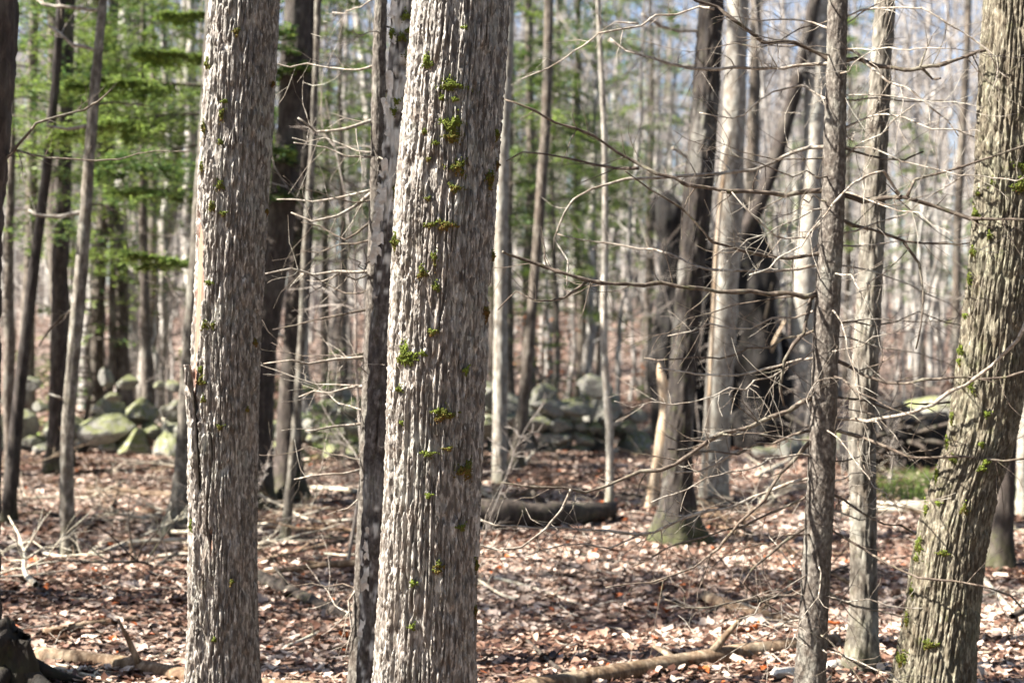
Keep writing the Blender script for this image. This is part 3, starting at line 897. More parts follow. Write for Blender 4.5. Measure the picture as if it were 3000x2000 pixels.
# peeling curls of birch bark
def bark_curls():
    rng = np.random.default_rng(9)
    for i in range(44):
        py = rng.uniform(20, 790) if i < 20 else (rng.uniform(540, 800) if i < 34 else rng.uniform(1500, 1980))
        ctr = np.interp(py, [0, 380, 765, 1275, 2000], [1186, 1166, 1138, 1112, 1093])
        u = rng.uniform(-0.98, -0.45) if i < 20 or i >= 34 else rng.uniform(-0.98, -0.8)
        p, n = axb.surf(ctr + u * 39, py)
        tan = Vector((-n.y, n.x, 0))
        w, h = rng.uniform(0.012, 0.03), rng.uniform(0.02, 0.07)
        mb = MB()
        rows, cols = 5, 5
        V = []
        for r in range(rows):
            for c in range(cols):
                s, t = c / (cols - 1), r / (rows - 1)
                k = p + tan * ((s - 0.1) * -w * (1 - 0.3 * t)) + Vector((0, 0, (t - 0.5) * h + 0.006 * math.sin(s * 5 + i)))
                k = k + n * (0.004 + 0.022 * s * s * (0.6 + 0.4 * math.sin(i + t * 3)))
                V.append(tuple(k))
        V = np.array(V)
        B = V - np.array(n) * 0.0015 + np.array(tan) * 0.0008
        idx = (np.arange(rows - 1)[:, None] * cols + np.arange(cols - 1)[None, :]).reshape(-1)
        q = np.stack([idx, idx + 1, idx + cols + 1, idx + cols], 1)
        mb.add(np.concatenate([V, B]), np.concatenate([q, q[:, ::-1] + rows * cols]))
        obj('bark_curl', mb.mesh('bark_curl', M['birchwhite'], True, None, tuple(tb.location)), tb)
M['birchwhite'] = bark_mat('white birch bark', (0.38, 0.36, 0.33), (0.52, 0.50, 0.46), (0.64, 0.62, 0.57), (0.45, 0.40, 0.33), 0.4, 30, 1.5, bump=0.2, big=8, tint=0.2)
bark_curls()

# ================================================================== bare branches traced on the dead spruce
def branch_part(root, pts, mat, twig_rng, twigs=0.0, tlen=(0.06, 0.22), name='branch', knots=True, sides=7):
    """pts: (n,4) world xyz + radius"""
    co = smooth_path(pts, 0.075)
    if len(co) > 3:
        kk = np.random.default_rng(int(abs(pts[0, 0] * 7919 + pts[0, 2] * 104729 + pts[-1, 0] * 331)) % 100000)
        jit = kk.normal(0, 0.0085, (len(co), 3))
        jit[0] = 0
        co[:, :3] += jit
    sp = np.concatenate([co[:-1] + (co[1:] - co[:-1]) * f for f in (0, 1 / 3, 2 / 3)], 1).reshape(-1, 4) if len(co) > 1 else co
    sp = np.concatenate([sp, co[-1:]])
    n = len(sp)
    j = fbm(np.stack([np.arange(n) * 0.35, np.zeros(n), np.zeros(n)], 1) + pts[0, :3], 3, 2)
    j2 = fbm(np.stack([np.arange(n) * 0.35, np.zeros(n) + 9, np.zeros(n)], 1) + pts[0, :3], 4, 2)
    fade = np.minimum(1, np.arange(n) / 4.0)
    kz = noise3(np.stack([np.arange(n) * 0.16, np.zeros(n) + 4, np.zeros(n)], 1) + pts[0, :3], 6)
    sp[:, 2] += (0.003 * j + 0.010 * kz) * fade
    sp[:, 0] += 0.006 * j2 * fade
    sp[:, 1] += (0.008 * j2 + 0.02 * kz) * fade
    sp[:, 3] *= 1 + 0.35 * noise3(np.stack([np.arange(n) * 0.9, np.zeros(n), np.zeros(n)], 1) + pts[0, :3], 5)
    mb = MB()
    mb.tube(sp[:, :3], np.maximum(sp[:, 3], 0.0012), sides, True)
    L = np.linalg.norm(np.diff(sp[:, :3], axis=0), axis=1).sum()
    cnt = int(L * twigs * 4.0)
    for k in range(cnt):
        i = int(twig_rng.uniform(0.12, 0.97) * (n - 2))
        d = sp[i + 1, :3] - sp[i, :3]
        d /= np.linalg.norm(d) + 1e-9
        side = twig_rng.normal(0, 1, 3)
        side -= d * (side @ d)
        side /= np.linalg.norm(side)
        dv = d * twig_rng.uniform(0.25, 1.0) + side * 0.9
        l = twig_rng.uniform(*tlen) * twig_rng.uniform(0.5, 1.2)
        r = max(0.0012, sp[i, 3] * twig_rng.uniform(0.25, 0.45))
        tp = grow(mb, sp[i, :3], dv, l, r, 0.0009, 4, 4, 0.18, twig_rng.normal(0.02, 0.05), twig_rng)
        if l > 0.12 and twig_rng.random() < 0.6:
            e = tp[2] - tp[1]
            grow(mb, tp[2], e / np.linalg.norm(e) + twig_rng.normal(0, 0.6, 3), l * 0.5, r * 0.6, 0.0008, 3, 3, 0.15, 0.02, twig_rng)
    return obj(name, mb.mesh(name, M[mat], True, None, tuple(root.location)), root)

BR = {}
def traced(key, root, ax, pix, w0, w1, slope, mat='twig_dark', parent=None, twigs=3.0, seed=0, snap=True, tlen=(0.07, 0.32)):
    """pix: photo points from the trunk outward; slope: metres of depth per metre sideways"""
    rng = np.random.default_rng(seed + sum(map(ord, key)))
    if parent is not None:
        pp = BR[parent][0]
        i = int(np.argmin([(a[0] - pix[0][0]) ** 2 + (a[1] - pix[0][1]) ** 2 for a in pp]))
        Y0 = BR[parent][1][i, 1]
        pix = [pp[i]] + list(pix[1:])
    else:
        Y0 = ax.Y
    pts = []
    x0 = None
    for k, (px, py) in enumerate(pix):
        p = at(px, py, Y0)
        if x0 is None: x0 = p.x
        Y = Y0 + slope * abs(p.x - x0) + 0.03 * math.sin(k * 1.7 + seed) * (k > 0)
        p = at(px, py, Y)
        f = k / (len(pix) - 1)
        pts.append([p.x, p.y, p.z, px2m(w0 + (w1 - w0) * f, Y) / 2])
    if parent is None and snap:
        c = ax.at_z(pts[0][2])
        if abs(pts[0][0] - c[0]) > c[3] * 0.8:
            pts.insert(0, [c[0], c[1], c[2] , pts[0][3] * 1.15])
    pts = np.array(pts)
    # dense pixel/world map for forks
    dn = smooth_path(pts, 0.03)
    o = (np.array([0, 0, CAM_H]))
    dp = []
    for q in dn:
        v = q[:3] - o
        f = v[1] * CP - v[2] * SP
        up = v[1] * SP + v[2] * CP
        dp.append((1500 + v[0] / f * FPX, 1000 - up / f * FPX))
    BR[key] = (dp, dn)
    return branch_part(root, pts, mat, rng, twigs, tlen)

axs, ts = TREES['spruce']
B_ = lambda *a, **k: traced(a[0], ts, axs, *a[1:], **k)
B_('B1', [(2440, 180), (2334, 134), (2232, 115), (2156, 70), (2092, 26), (2040, 0), (1990, -40)], 14, 7, -0.25, twigs=3)
B_('B2', [(2440, 185), (2300, 198), (2110, 194), (1964, 191), (1900, 170), (1786, 115)], 12, 4, 0.2, mat='twig', twigs=5)
B_('B3', [(2100, 30), (2043, 32), (1870, 69), (1756, 109), (1647, 166), (1526, 230)], 8, 3.5, -0.1, mat='twig', parent='B1', twigs=4)
B_('B3b', [(1870, 69), (1800, 62), (1746, 100)], 5, 3, 0.1, mat='twig', parent='B3', twigs=2)
B_('B4', [(2430, 558), (2300, 565), (2089, 554), (1974, 528), (1871, 493), (1744, 407), (1630, 356), (1515, 304), (1470, 285)], 15, 5, -0.15, twigs=2.5)
B_('B5', [(1871, 493), (1744, 488), (1658, 465), (1532, 436), (1480, 482)], 9, 3.5, 0.15, parent='B4', twigs=2)
B_('B6', [(2440, 430), (2300, 459), (2203, 491), (2089, 505), (1945, 525), (1819, 519), (1733, 545), (1647, 631), (1635, 700), (1670, 763), (1670, 832)], 12, 4, 0.2, mat='twig', twigs=3)
B_('B7', [(2405, 861), (2155, 857), (1990, 842), (1722, 823), (1594, 784), (1500, 748), (1458, 733)], 15, 8, -0.3, twigs=2)
B_('B7b', [(1716, 822), (1660, 866), (1610, 889), (1555, 893), (1505, 860), (1450, 900)], 8, 3, -0.1, parent='B7', twigs=3)
B_('B8', [(2400, 740), (2300, 752), (2146, 729), (2060, 680), (1985, 610), (1900, 560), (1840, 500)], 12, 4, -0.5, twigs=2)
B_('B9', [(2420, 770), (2330, 790), (2203, 798), (2071, 786), (1974, 752), (1859, 726), (1716, 706), (1630, 683)], 10, 4, 0.35, mat='twig', twigs=3)
B_('B10', [(2395, 855), (2375, 880), (2347, 969), (2296, 1059), (2288, 1140), (2292, 1190)], 15, 8, -0.4, twigs=3)
B_('B11', [(2390, 1160), (2248, 1217), (2089, 1293), (1974, 1351), (1872, 1389), (1783, 1421), (1655, 1434), (1559, 1424), (1464, 1402)], 16, 5, -0.35, twigs=3.5)
B_('B12', [(1681, 1434), (1642, 1497), (1591, 1555), (1528, 1600), (1464, 1612), (1400, 1587)], 8, 6, -0.2, mat='twig', parent='B11', twigs=1.5)
B_('B13', [(2385, 1280), (2280, 1383), (2229, 1459), (2165, 1529), (2101, 1612), (2038, 1663), (1942, 1708), (1783, 1721)], 13, 4, -0.2, twigs=3)
B_('B14', [(2380, 1400), (2242, 1434), (2076, 1497), (1974, 1542), (1872, 1568), (1783, 1555), (1655, 1549), (1528, 1536), (1400, 1517)], 11, 5, 0.1, mat='twig', twigs=6)
B_('B14b', [(1872, 1568), (1783, 1597), (1655, 1593), (1600, 1610), (1540, 1606)], 6, 3, 0.1, mat='twig', parent='B14', twigs=5)
B_('B15', [(2380, 1448), (2300, 1480), (2180, 1530), (2060, 1570), (1950, 1610), (1850, 1660)], 9, 4, 0.3, twigs=5)
B_('B16', [(2375, 1535), (2293, 1587), (2204, 1651), (2178, 1708), (2229, 1759), (2290, 1800)], 11, 4, -0.3, twigs=3)
B_('B17', [(2370, 1718), (2197, 1765), (2070, 1781), (1942, 1759)], 9, 4, -0.1, twigs=3)
B_('B18', [(2385, 1258), (2165, 1319), (2038, 1332), (1948, 1319)], 9, 6, 0.25, twigs=4)
B_('B18b', [(2165, 1319), (2100, 1355), (2040, 1375), (1980, 1372)], 8, 6, 0.2, mat='twig', parent='B18', twigs=4)
B_('B19', [(2400, 1048), (2229, 1076), (2101, 1096), (1993, 1089), (1930, 1080)], 8, 4, 0.15, mat='twig', twigs=3)
B_('B20', [(2405, 960), (2250, 1010), (2100, 1042), (1980, 1056), (1890, 1052)], 8, 4, 0.4, twigs=3)
B_('B21', [(2410, 1000), (2300, 1080), (2180, 1130), (2090, 1160), (1960, 1185), (1800, 1183)], 6, 3, -0.5, mat='twig', twigs=4)
B_('B22', [(2420, 640), (2360, 700), (2260, 690), (2200, 620), (2150, 560)], 7, 3, -0.4, mat='twig', twigs=5)
B_('B23', [(2425, 610), (2330, 640), (2200, 700), (2080, 760)], 6, 3, -0.6, mat='twig', twigs=6)
B_('B24', [(2440, 300), (2350, 260), (2270, 270), (2180, 330), (2050, 330)], 7, 3, 0.5, mat='twig', twigs=5)
B_('B25', [(2445, 90), (2330, 60), (2240, 65), (2130, 50)], 7, 3, 0.6, mat='twig', twigs=5)
B_('B26', [(2415, 900), (2330, 930), (2200, 960), (2080, 950), (1960, 985)], 7, 3, 0.5, mat='twig', twigs=5)
B_('B27', [(2395, 1340), (2290, 1330), (2180, 1370), (2060, 1420), (1900, 1470)], 7, 3, -0.55, mat='twig', twigs=5)
B_('R1', [(2460, 178), (2583, 201), (2698, 198), (2812, 166), (2908, 140), (3000, 121), (3060, 105)], 15, 7, -0.1, twigs=3)
B_('R1b', [(2700, 198), (2722, 230), (2745, 240), (2752, 222)], 9, 6, -0.1, parent='R1', twigs=0)
B_('R2', [(2460, 130), (2557, 198), (2647, 252), (2730, 300), (2806, 396)], 10, 3, -0.3, mat='twig', twigs=5)
B_('R3', [(2440, 558), (2532, 587), (2608, 571), (2659, 574), (2742, 606), (2838, 638), (2934, 644), (3010, 638)], 18, 8, -0.25, twigs=3)
B_('R4', [(2650, 573), (2672, 523), (2774, 510), (2870, 472), (3010, 425)], 9, 6, -0.2, parent='R3', twigs=2)
B_('R5', [(2450, 425), (2583, 456), (2650, 460), (2710, 443)], 8, 5, 0.3, twigs=3)
B_('R6', [(2450, 385), (2545, 350), (2650, 345), (2740, 380), (2850, 400)], 7, 4, -0.35, mat='twig', twigs=4)
B_('R7', [(2640, 573), (2583, 504), (2474, 561), (2411, 625), (2372, 695), (2296, 753), (2200, 791)], 8, 5, -0.6, mat='twig', parent='R3', twigs=3)
B_('R8', [(2440, 630), (2557, 676), (2647, 708), (2761, 714), (2908, 702)], 11, 4, 0.1, twigs=4)
B_('R8b', [(2647, 708), (2690, 770), (2705, 850), (2700, 960), (2685, 1010)], 8, 4, -0.2, parent='R8', twigs=3)
B_('R9', [(2430, 1045), (2532, 1096), (2647, 1118), (2774, 1115), (2889, 1108), (3010, 1100)], 12, 6, -0.35, twigs=3)
B_('R10', [(2430, 1225), (2540, 1226), (2608, 1217), (2723, 1191), (2838, 1134), (2914, 1070), (2972, 1000), (3010, 940)], 12, 10, -0.5, mat='twig', twigs=1.5)
B_('R11', [(2420, 1250), (2532, 1281), (2608, 1313), (2749, 1338), (2863, 1344), (3010, 1336)], 13, 6, -0.3, twigs=3)
B_('R12', [(2400, 1400), (2468, 1472), (2583, 1523), (2698, 1574)], 10, 5, 0.1, twigs=3)
B_('R13', [(2400, 1520), (2532, 1612), (2608, 1651), (2685, 1689), (2774, 1708), (2902, 1727), (3000, 1772)], 9, 5, -0.5, twigs=2.5)
B_('R14', [(2400, 1715), (2506, 1778), (2583, 1804), (2698, 1810)], 10, 4, -0.1, twigs=3)
B_('R15', [(2390, 1880), (2449, 1906), (2532, 1957), (2595, 1982), (2774, 1976)], 9, 4, -0.1, twigs=3)
B_('R16', [(2430, 1160), (2600, 1185), (2780, 1180), (2880, 1150)], 8, 4, 0.2, twigs=3)
B_('R17', [(2440, 290), (2560, 295), (2690, 297), (2820, 300)], 6, 3, 0.2, mat='twig', twigs=4)
B_('R18', [(2450, 60), (2560, 30), (2660, 20), (2760, 50), (2880, 150), (2960, 240)], 7, 4, -0.3, mat='twig', twigs=4)
B_('R19', [(2440, 500), (2530, 420), (2620, 360), (2690, 300)], 6, 3, -0.45, mat='twig', twigs=6)
B_('R20', [(2420, 960), (2540, 930), (2660, 950), (2800, 930)], 6, 3, 0.5, mat='twig', twigs=5)

def wild_branches(root, ax, n, seed, z0, z1, L0, L1, mat='twig', px_face=None):
    rng = np.random.default_rng(seed)
    for k in range(n):
        z = ax.base.z + z0 + (z1 - z0) * (k + rng.random()) / n
        c = ax.at_z(z)
        az = rng.uniform(0, 2 * PI)
        L = rng.uniform(L0, L1)
        d = np.array([math.cos(az), math.sin(az), rng.uniform(-0.25, 0.2)])
        P = [list(c[:3]) + [0.0042]]
        p = np.array(c[:3])
        for j in range(5):
            d = d + rng.normal(0, 0.16, 3) + np.array([0, 0, 0.02 * j - 0.03])
            d /= np.linalg.norm(d)
            p = p + d * L / 5
            P.append(list(p) + [0.0042 * (1 - 0.17 * (j + 1)) ])
        branch_part(root, np.array(P), mat if rng.random() < 0.6 else 'twig_dark', rng, 3.2, (0.08, 0.34), sides=5)
wild_branches(ts, axs, 46, 5, 0.25, 3.3, 0.5, 1.15)
# shorter bare branches on the other poles near the camera
axl, tl = TREES['spruce_l']
for k, (pix, w0, w1, sl, mt) in enumerate([
        ([(1090, 795), (980, 800), (850, 802), (755, 795)], 9, 5, -0.2, 'twig'), ([(1088, 565), (1060, 600), (985, 636), (920, 640), (850, 622)], 11, 5, -0.3, 'twig'),
        ([(1095, 555), (1010, 570), (920, 582), (800, 590)], 7, 3, 0.2, 'twig'), ([(1085, 905), (1000, 925), (920, 945), (800, 962)], 8, 4, 0.3, 'twig_dark'),
        ([(1095, 460), (1010, 455), (940, 435), (860, 420)], 7, 3, -0.1, 'twig'), ([(1098, 640), (1010, 700), (930, 670), (880, 650)], 7, 3, 0.3, 'twig_dark'),
        ([(1080, 1045), (990, 1050), (900, 1064), (850, 1060), (770, 1062)], 9, 4, -0.2, 'twig'), ([(1070, 1240), (1000, 1246), (930, 1252), (895, 1258)], 8, 4, -0.3, 'twig'),
        ([(1075, 1130), (1030, 1130), (970, 1148), (880, 1160)], 9, 4, 0.1, 'twig'), ([(1060, 1375), (1000, 1385), (920, 1392), (865, 1393)], 8, 4, -0.1, 'twig'),
        ([(1100, 350), (1010, 372), (930, 380), (870, 345)], 10, 6, -0.1, 'twig'), ([(1106, 190), (1010, 200), (900, 195), (800, 192)], 7, 4, 0.2, 'twig'),
        ([(1090, 770), (1120, 800), (1150, 810)], 12, 9, -0.3, 'twig'), ([(1072, 1440), (1020, 1490), (960, 1510)], 6, 3, 0.2, 'twig'),
        ([(1060, 1700), (1020, 1760), (1040, 1850), (1015, 1910)], 8, 4, -0.4, 'twig'), ([(1110, 270), (1180, 262), (1240, 280)], 7, 4, 0.3, 'twig_dark'),
        ([(1085, 1030), (1088, 960), (1092, 900)], 7, 4, -0.4, 'twig'), ([(1100, 700), (1000, 720), (930, 745), (880, 735)], 6, 3, 0.5, 'twig_dark'), ([(1095, 840), (1010, 860), (950, 830), (900, 800)], 6, 3, 0.4, 'twig_dark')]):
    traced('L%d' % k, tl, axl, pix, w0, w1, sl, mt, None, 3.0, k)
wild_branches(tl, axl, 26, 6, 0.3, 3.2, 0.35, 0.9)
axh, th = TREES['pole_hem']
for k, (pix, w0, w1, sl, mt) in enumerate([
        ([(258, 368), (200, 376), (125, 370)], 12, 7, -0.2, 'twig'), ([(240, 622), (170, 640), (110, 632), (85, 615)], 13, 9, -0.2, 'twig'), ([(288, 150), (215, 130), (175, 105), (135, 72)], 12, 8, -0.2, 'twig'),
        ([(298, 28), (190, 22), (105, 2)], 12, 8, 0.1, 'twig'), ([(205, 1180), (170, 1160), (145, 1150)], 9, 5, -0.2, 'twig'), ([(240, 600), (300, 600), (370, 640)], 8, 4, 0.2, 'twig_dark'), ([(225, 900), (190, 920), (150, 960), (120, 1010)], 9, 5, 0.3, 'twig_dark'), ([(270, 310), (330, 300), (450, 312)], 7, 4, 0.2, 'twig_dark')]):
    traced('H%d' % k, th, axh, pix, w0, w1, sl, mt, None, 2.0, k)
axe, te = TREES['edge']
for k, (pix, w0, w1, sl, mt) in enumerate([
        ([(-40, 540), (0, 495), (60, 425), (110, 365), (200, 330), (290, 295), (325, 268)], 11, 5, -0.2, 'twig_dark'), ([(-40, 480), (50, 450), (160, 468), (280, 470), (400, 455), (560, 440)], 8, 3, -0.1, 'twig_dark')]):
    traced('E%d' % k, te, axe, pix, w0, w1, sl, mt, None, 2.0, k)
axd, td = TREES['darkmoss']
for k, (pix, w0, w1, sl, mt) in enumerate([
        ([(905, 190), (980, 195), (1060, 185)], 7, 4, -0.2, 'twig'), ([(895, 480), (960, 500), (1060, 560)], 7, 3, 0.3, 'twig_dark'), ([(880, 640), (960, 690), (1060, 740)], 7, 3, 0.2, 'twig_dark'), ([(880, 760), (980, 760), (1070, 700)], 6, 3, 0.1, 'twig_dark'), ([(865, 930), (950, 980), (1040, 1020)], 6, 3, 0.2, 'twig_dark'), ([(860, 1000), (800, 980), (720, 1010)], 6, 3, -0.2, 'twig')]):
    traced('D%d' % k, td, axd, pix, w0, w1, sl, mt, None, 2.0, k, tlen=(0.1, 0.35))
wild_branches(td, axd, 14, 7, 0.8, 5.0, 0.5, 1.3)
axk, tk = TREES['darkbig']
for k, (pix, w0, w1, sl, mt) in enumerate([
        ([(2060, 90), (1985, 88), (1940, 70), (1875, 40)], 12, 8, -0.2, 'twig'), ([(2035, 195), (1960, 185), (1860, 150), (1780, 118)], 10, 6, -0.2, 'twig'), ([(2030, 470), (1990, 445), (1970, 435)], 12, 8, -0.2, 'twig')]):
    traced('K%d' % k, tk, axk, pix, w0, w1, sl, mt, None, 2.0, k, tlen=(0.1, 0.4))

# ================================================================== the rotten snag and its neighbours
def lumpy_tube(pts, mat, sides, amp, seed, name, root, scale=6.0, stretch=2.5):
    sp = smooth_path(np.array(pts, float), 0.05)
    v, q, t = tube_geo(sp[:, :3], sp[:, 3], sides, True)
    c = np.concatenate([np.repeat(sp[:, :3], sides, 0), sp[:1, :3], sp[-1:, :3]])
    d = v - c
    l = np.linalg.norm(d, axis=1)[:, None] + 1e-9
    nz = fbm(v * (scale, scale, scale / stretch), seed, 4)[:, None]
    rr = np.abs(noise3(v * (scale * 2, scale * 2, scale / 3), seed + 3))[:, None]
    v = c + d * (1 + amp * nz - amp * 0.8 * rr)
    mb = MB()
    mb.add(v, q, t)
    return obj(name, mb.mesh(name, M[mat], True, None, tuple(root.location)), root)

def wp(px, py, Y, w):
    p = at(px, py, Y)
    return [p.x, p.y, p.z, px2m(w, Y) / 2]

sg = on_ground(2200, 1305)
snag = thing('rotten_snag', 'huge black rotten snag broken off behind the white maple trunk', 'snag', sg)
Ys = sg.y
lumpy_tube([wp(2215, 1330, Ys, 290), wp(2212, 1250, Ys, 260), wp(2205, 1100, Ys, 215), wp(2200, 900, Ys, 170), wp(2185, 720, Ys, 125), wp(2150, 590, Ys, 62), wp(2140, 520, Ys, 16)], 'rotten', 44, 0.24, 3, 'hollow_trunk', snag, 4.0)
lumpy_tube([wp(1935, 1330, Ys - .4, 60), wp(1940, 1200, Ys - .4, 66), wp(1945, 1080, Ys - .4, 92), wp(1948, 960, Ys - .4, 84), wp(1965, 830, Ys - .4, 74), wp(1972, 720, Ys - .4, 60), wp(1962, 640, Ys - .4, 84), wp(1952, 590, Ys - .4, 60), wp(1948, 560, Ys - .4, 18)], 'rotten', 40, 0.28, 8, 'broken_shell', snag, 5.0)
lumpy_tube([wp(2060, 1330, Ys, 120), wp(2066, 1150, Ys, 96), wp(2078, 900, Ys, 78), wp(2085, 760, Ys, 50), wp(2090, 690, Ys, 14)], 'rotten', 30, 0.3, 15, 'broken_shell', snag, 5.0)
for k, pts in enumerate([[(2240, 1180, 20), (2330, 1230, 14), (2400, 1270, 8)], [(2150, 1200, 22), (2290, 1290, 14), (2370, 1330, 10)], [(2230, 1100, 16), (2270, 1000, 12), (2300, 940, 6)], [(2225, 1000, 14), (2250, 900, 10), (2262, 830, 6)]]):
    lumpy_tube([wp(a, b, Ys - .25 * (i + 1), w) for i, (a, b, w) in enumerate(pts)], 'barewood' if k in (2,) else 'log_dark', 8, 0.15, 20 + k, 'root_limb', snag, 8)
for k, pts in enumerate([[(2120, 1310, 130), (2130, 1150, 120), (2140, 980, 90), (2150, 860, 40), (2152, 800, 10)], [(2255, 1310, 130), (2262, 1180, 110), (2250, 1050, 70), (2236, 950, 30), (2230, 900, 8)], [(2010, 1310, 90), (2020, 1150, 84), (2030, 1000, 80), (2030, 880, 60), (2020, 800, 20)], [(1960, 700, 60), (1930, 640, 50), (1915, 590, 30), (1918, 560, 10)], [(1925, 1010, 60), (1908, 1040, 50), (1902, 1075, 20)]]):
    lumpy_tube([wp(a, b, Ys + .1 - .3 * (k > 2), w) for (a, b, w) in pts], 'rotten', 26, 0.26, 120 + k, 'broken_shell', snag, 6.0)

lean = thing('leaning_dead_stem', 'dark dead stem leaning diagonally up from the rotten snag', 'dead stem', on_ground(2110, 1300))
Yl = Ys - 0.2
lumpy_tube([wp(2090, 1310, Yl, 44), wp(2105, 1000, Yl, 42), wp(2140, 770, Yl, 42), wp(2245, 548, Yl, 44), wp(2330, 255, Yl, 42), wp(2388, 0, Yl, 38), wp(2440, -220, Yl, 30)], 'dark', 18, 0.12, 31, 'stem', lean, 6)

bs = on_ground(1905, 1492)
bare = thing('debarked_stub', 'tan debarked forked stub leaning against the tall dark trunk', 'dead stub', bs)
Yb = bs.y
lumpy_tube([wp(1898, 1505, Yb, 60), wp(1916, 1400, Yb, 44), wp(1940, 1275, Yb, 46), wp(1950, 1190, Yb, 34), wp(1940, 1120, Yb, 30), wp(1932, 1085, Yb, 20), wp(1928, 1060, Yb, 5)], 'barewood', 22, 0.22, 41, 'stem', bare, 7, 5)
lumpy_tube([wp(1950, 1260, Yb, 36), wp(1972, 1170, Yb, 30), wp(1990, 1095, Yb, 26), wp(1996, 1062, Yb, 8)], 'barewood', 16, 0.14, 43, 'fork', bare, 7, 5)
ss = at(2118, 700, 12.6)
sh = on_ground(2075, 1483)
# broken pale leaning stick on the white trunk
st = thing('leaning_stick', 'pale broken stick leaning on the white maple trunk', 'stick', on_ground(2062, 1490))
lumpy_tube([wp(2064, 1490, sh.y - .3, 12), wp(2085, 1000, sh.y - .27, 15), wp(2100, 700, sh.y - .25, 18), wp(2118, 520, sh.y - .22, 20), wp(2142, 385, sh.y - .2, 6)], 'barewood', 10, 0.15, 44, 'stem', st, 7, 5)

# root mound at the right
rm = on_ground(2660, 1388)
mound = thing('root_mound', 'black earthy root mound behind the blotchy grey trunk', 'root mound', rm)
def blob(me_name, mat, r, amp, seed, sub=4, squash=(1, 1, 1), freq=2.2):
    import bmesh
    bm = bmesh.new()
    bmesh.ops.create_icosphere(bm, subdivisions=sub, radius=1.0)
    v = np.array([x.co[:] for x in bm.verts])
    d = 1 + amp * fbm(v * freq + seed, seed, 4)
    v = v * d[:, None] * np.array(squash) * r
    for x, c in zip(bm.verts, v):
        x.co = c
    me = bpy.data.meshes.new(me_name)
    bm.to_mesh(me)
    bm.free()
    me.polygons.foreach_set('use_smooth', np.ones(len(me.polygons), bool))
    me.materials.append(mat)
    return me
Ym = rm.y + 0.5
mo = obj('earth', blob('earth', M['rotten'], 0.5, 0.35, 5, 4, (1.15, 0.8, 1.0)), mound, Vector((0, 0.5, 0.22)))
for k in range(9):
    a = k * 0.72 - 0.4
    L = 0.75 + 0.25 * math.sin(k * 2.1)
    p0 = np.array([rm.x, rm.y + 0.35, rm.z + 0.35])
    pp = [list(p0) + [0.035], [p0[0] + L * 0.5 * math.cos(a), p0[1] - 0.35, p0[2] + L * 0.35 * math.sin(a) + 0.1, 0.025], [p0[0] + L * math.cos(a), p0[1] - 0.3, max(rm.z + .02, p0[2] + L * 0.6 * math.sin(a)), 0.008]]
    lumpy_tube(pp, 'log_dark', 7, 0.15, 60 + k, 'root', mound, 8)
bo = obj('boulder', blob('boulder', M['stone'], 0.55, 0.22, 12, 4, (1.2, 0.8, 0.75), 1.6))
bp_ = on_ground(2800, 1300)
bo.location = (bp_.x, bp_.y + 0.6, bp_.z + 0.32)
bo.scale = (1, 1, 0.8)
tag(bo, 'grey mossy boulder behind the black root mound', 'boulder')

# stump at the lower left
sp_ = on_ground(30, 2010)
stump = thing('mossy_stump', 'dark mossy stump beside the rotting log', 'stump', sp_)
b0 = np.array(sp_)
lumpy_tube([[b0[0], b0[1], b0[2] - .05, .17], [b0[0], b0[1], b0[2] + .02, .155], [b0[0], b0[1], b0[2] + .12, .125], [b0[0], b0[1], b0[2] + .20, .12], [b0[0], b0[1], b0[2] + .245, .118], [b0[0] + .01, b0[1], b0[2] + .262, .07], [b0[0] + .02, b0[1], b0[2] + .25, .02]], 'stump', 48, 0.5, 77, 'stub', stump, 12)
for k in range(4):
    a = [-0.5, 0.35, 2.4, -1.6][k]
    lumpy_tube([[b0[0] + .08 * math.cos(a), b0[1] + .08 * math.sin(a), b0[2] + .09, .05], [b0[0] + .2 * math.cos(a), b0[1] + .2 * math.sin(a), b0[2] + .03, .035], [b0[0] + .33 * math.cos(a), b0[1] + .33 * math.sin(a), b0[2] - .01, .015]], 'stump', 10, 0.2, 80 + k, 'root', stump, 9)

# ================================================================== stone wall
def rock(seed):
    rng = np.random.default_rng(seed)
    me = blob('stone', M['stone'], 1.0, 0.0, seed, 4, (1, 1, 1), 1.0)
    v = np.array([x.co[:] for x in me.vertices])
    N = rng.normal(0, 1, (13, 3)); N /= np.linalg.norm(N, axis=1)[:, None]
    D = rng.uniform(0.62, 0.98, 13)
    dots = v @ N.T
    r = np.where(dots > 0.05, D / np.maximum(dots, 0.05), 9).min(1)
    r = np.minimum(r, 1.12)
    r = r * (1 + 0.035 * fbm(v * 3.4 + seed, seed, 3))
    v = v * r[:, None] * np.array((1, 0.85, 0.74))
    me.vertices.foreach_set('co', v.ravel())
    me.polygons.foreach_set('use_smooth', np.zeros(len(me.polygons), bool))
    me.update()
    return me
STONES = [rock(200 + i * 7) for i in range(10)]
wall = thing('stone_wall', 'low tumbled dry stone wall of mossy grey fieldstones across the woods', 'stone wall', on_ground(1500, 1285))
WL = wall.location
rs = np.random.default_rng(21)
def wall_y(x):            # the wall runs across the view, a little closer on the right of the middle
    return 18.2 + 0.35 * math.sin(x * 0.6) + (0.06 * abs(x) if x < 0 else 0.0)
def stone(x, y, z, sx, sy, sz, rz, parent=wall):
    o = obj('stone', STONES[int(rs.integers(len(STONES)))], parent, Vector((x, y, z)) - parent.location)
    o.scale = (sx, sy, sz)
    o.rotation_euler = (rs.normal(0, .25), rs.normal(0, .25), rz)
    return o
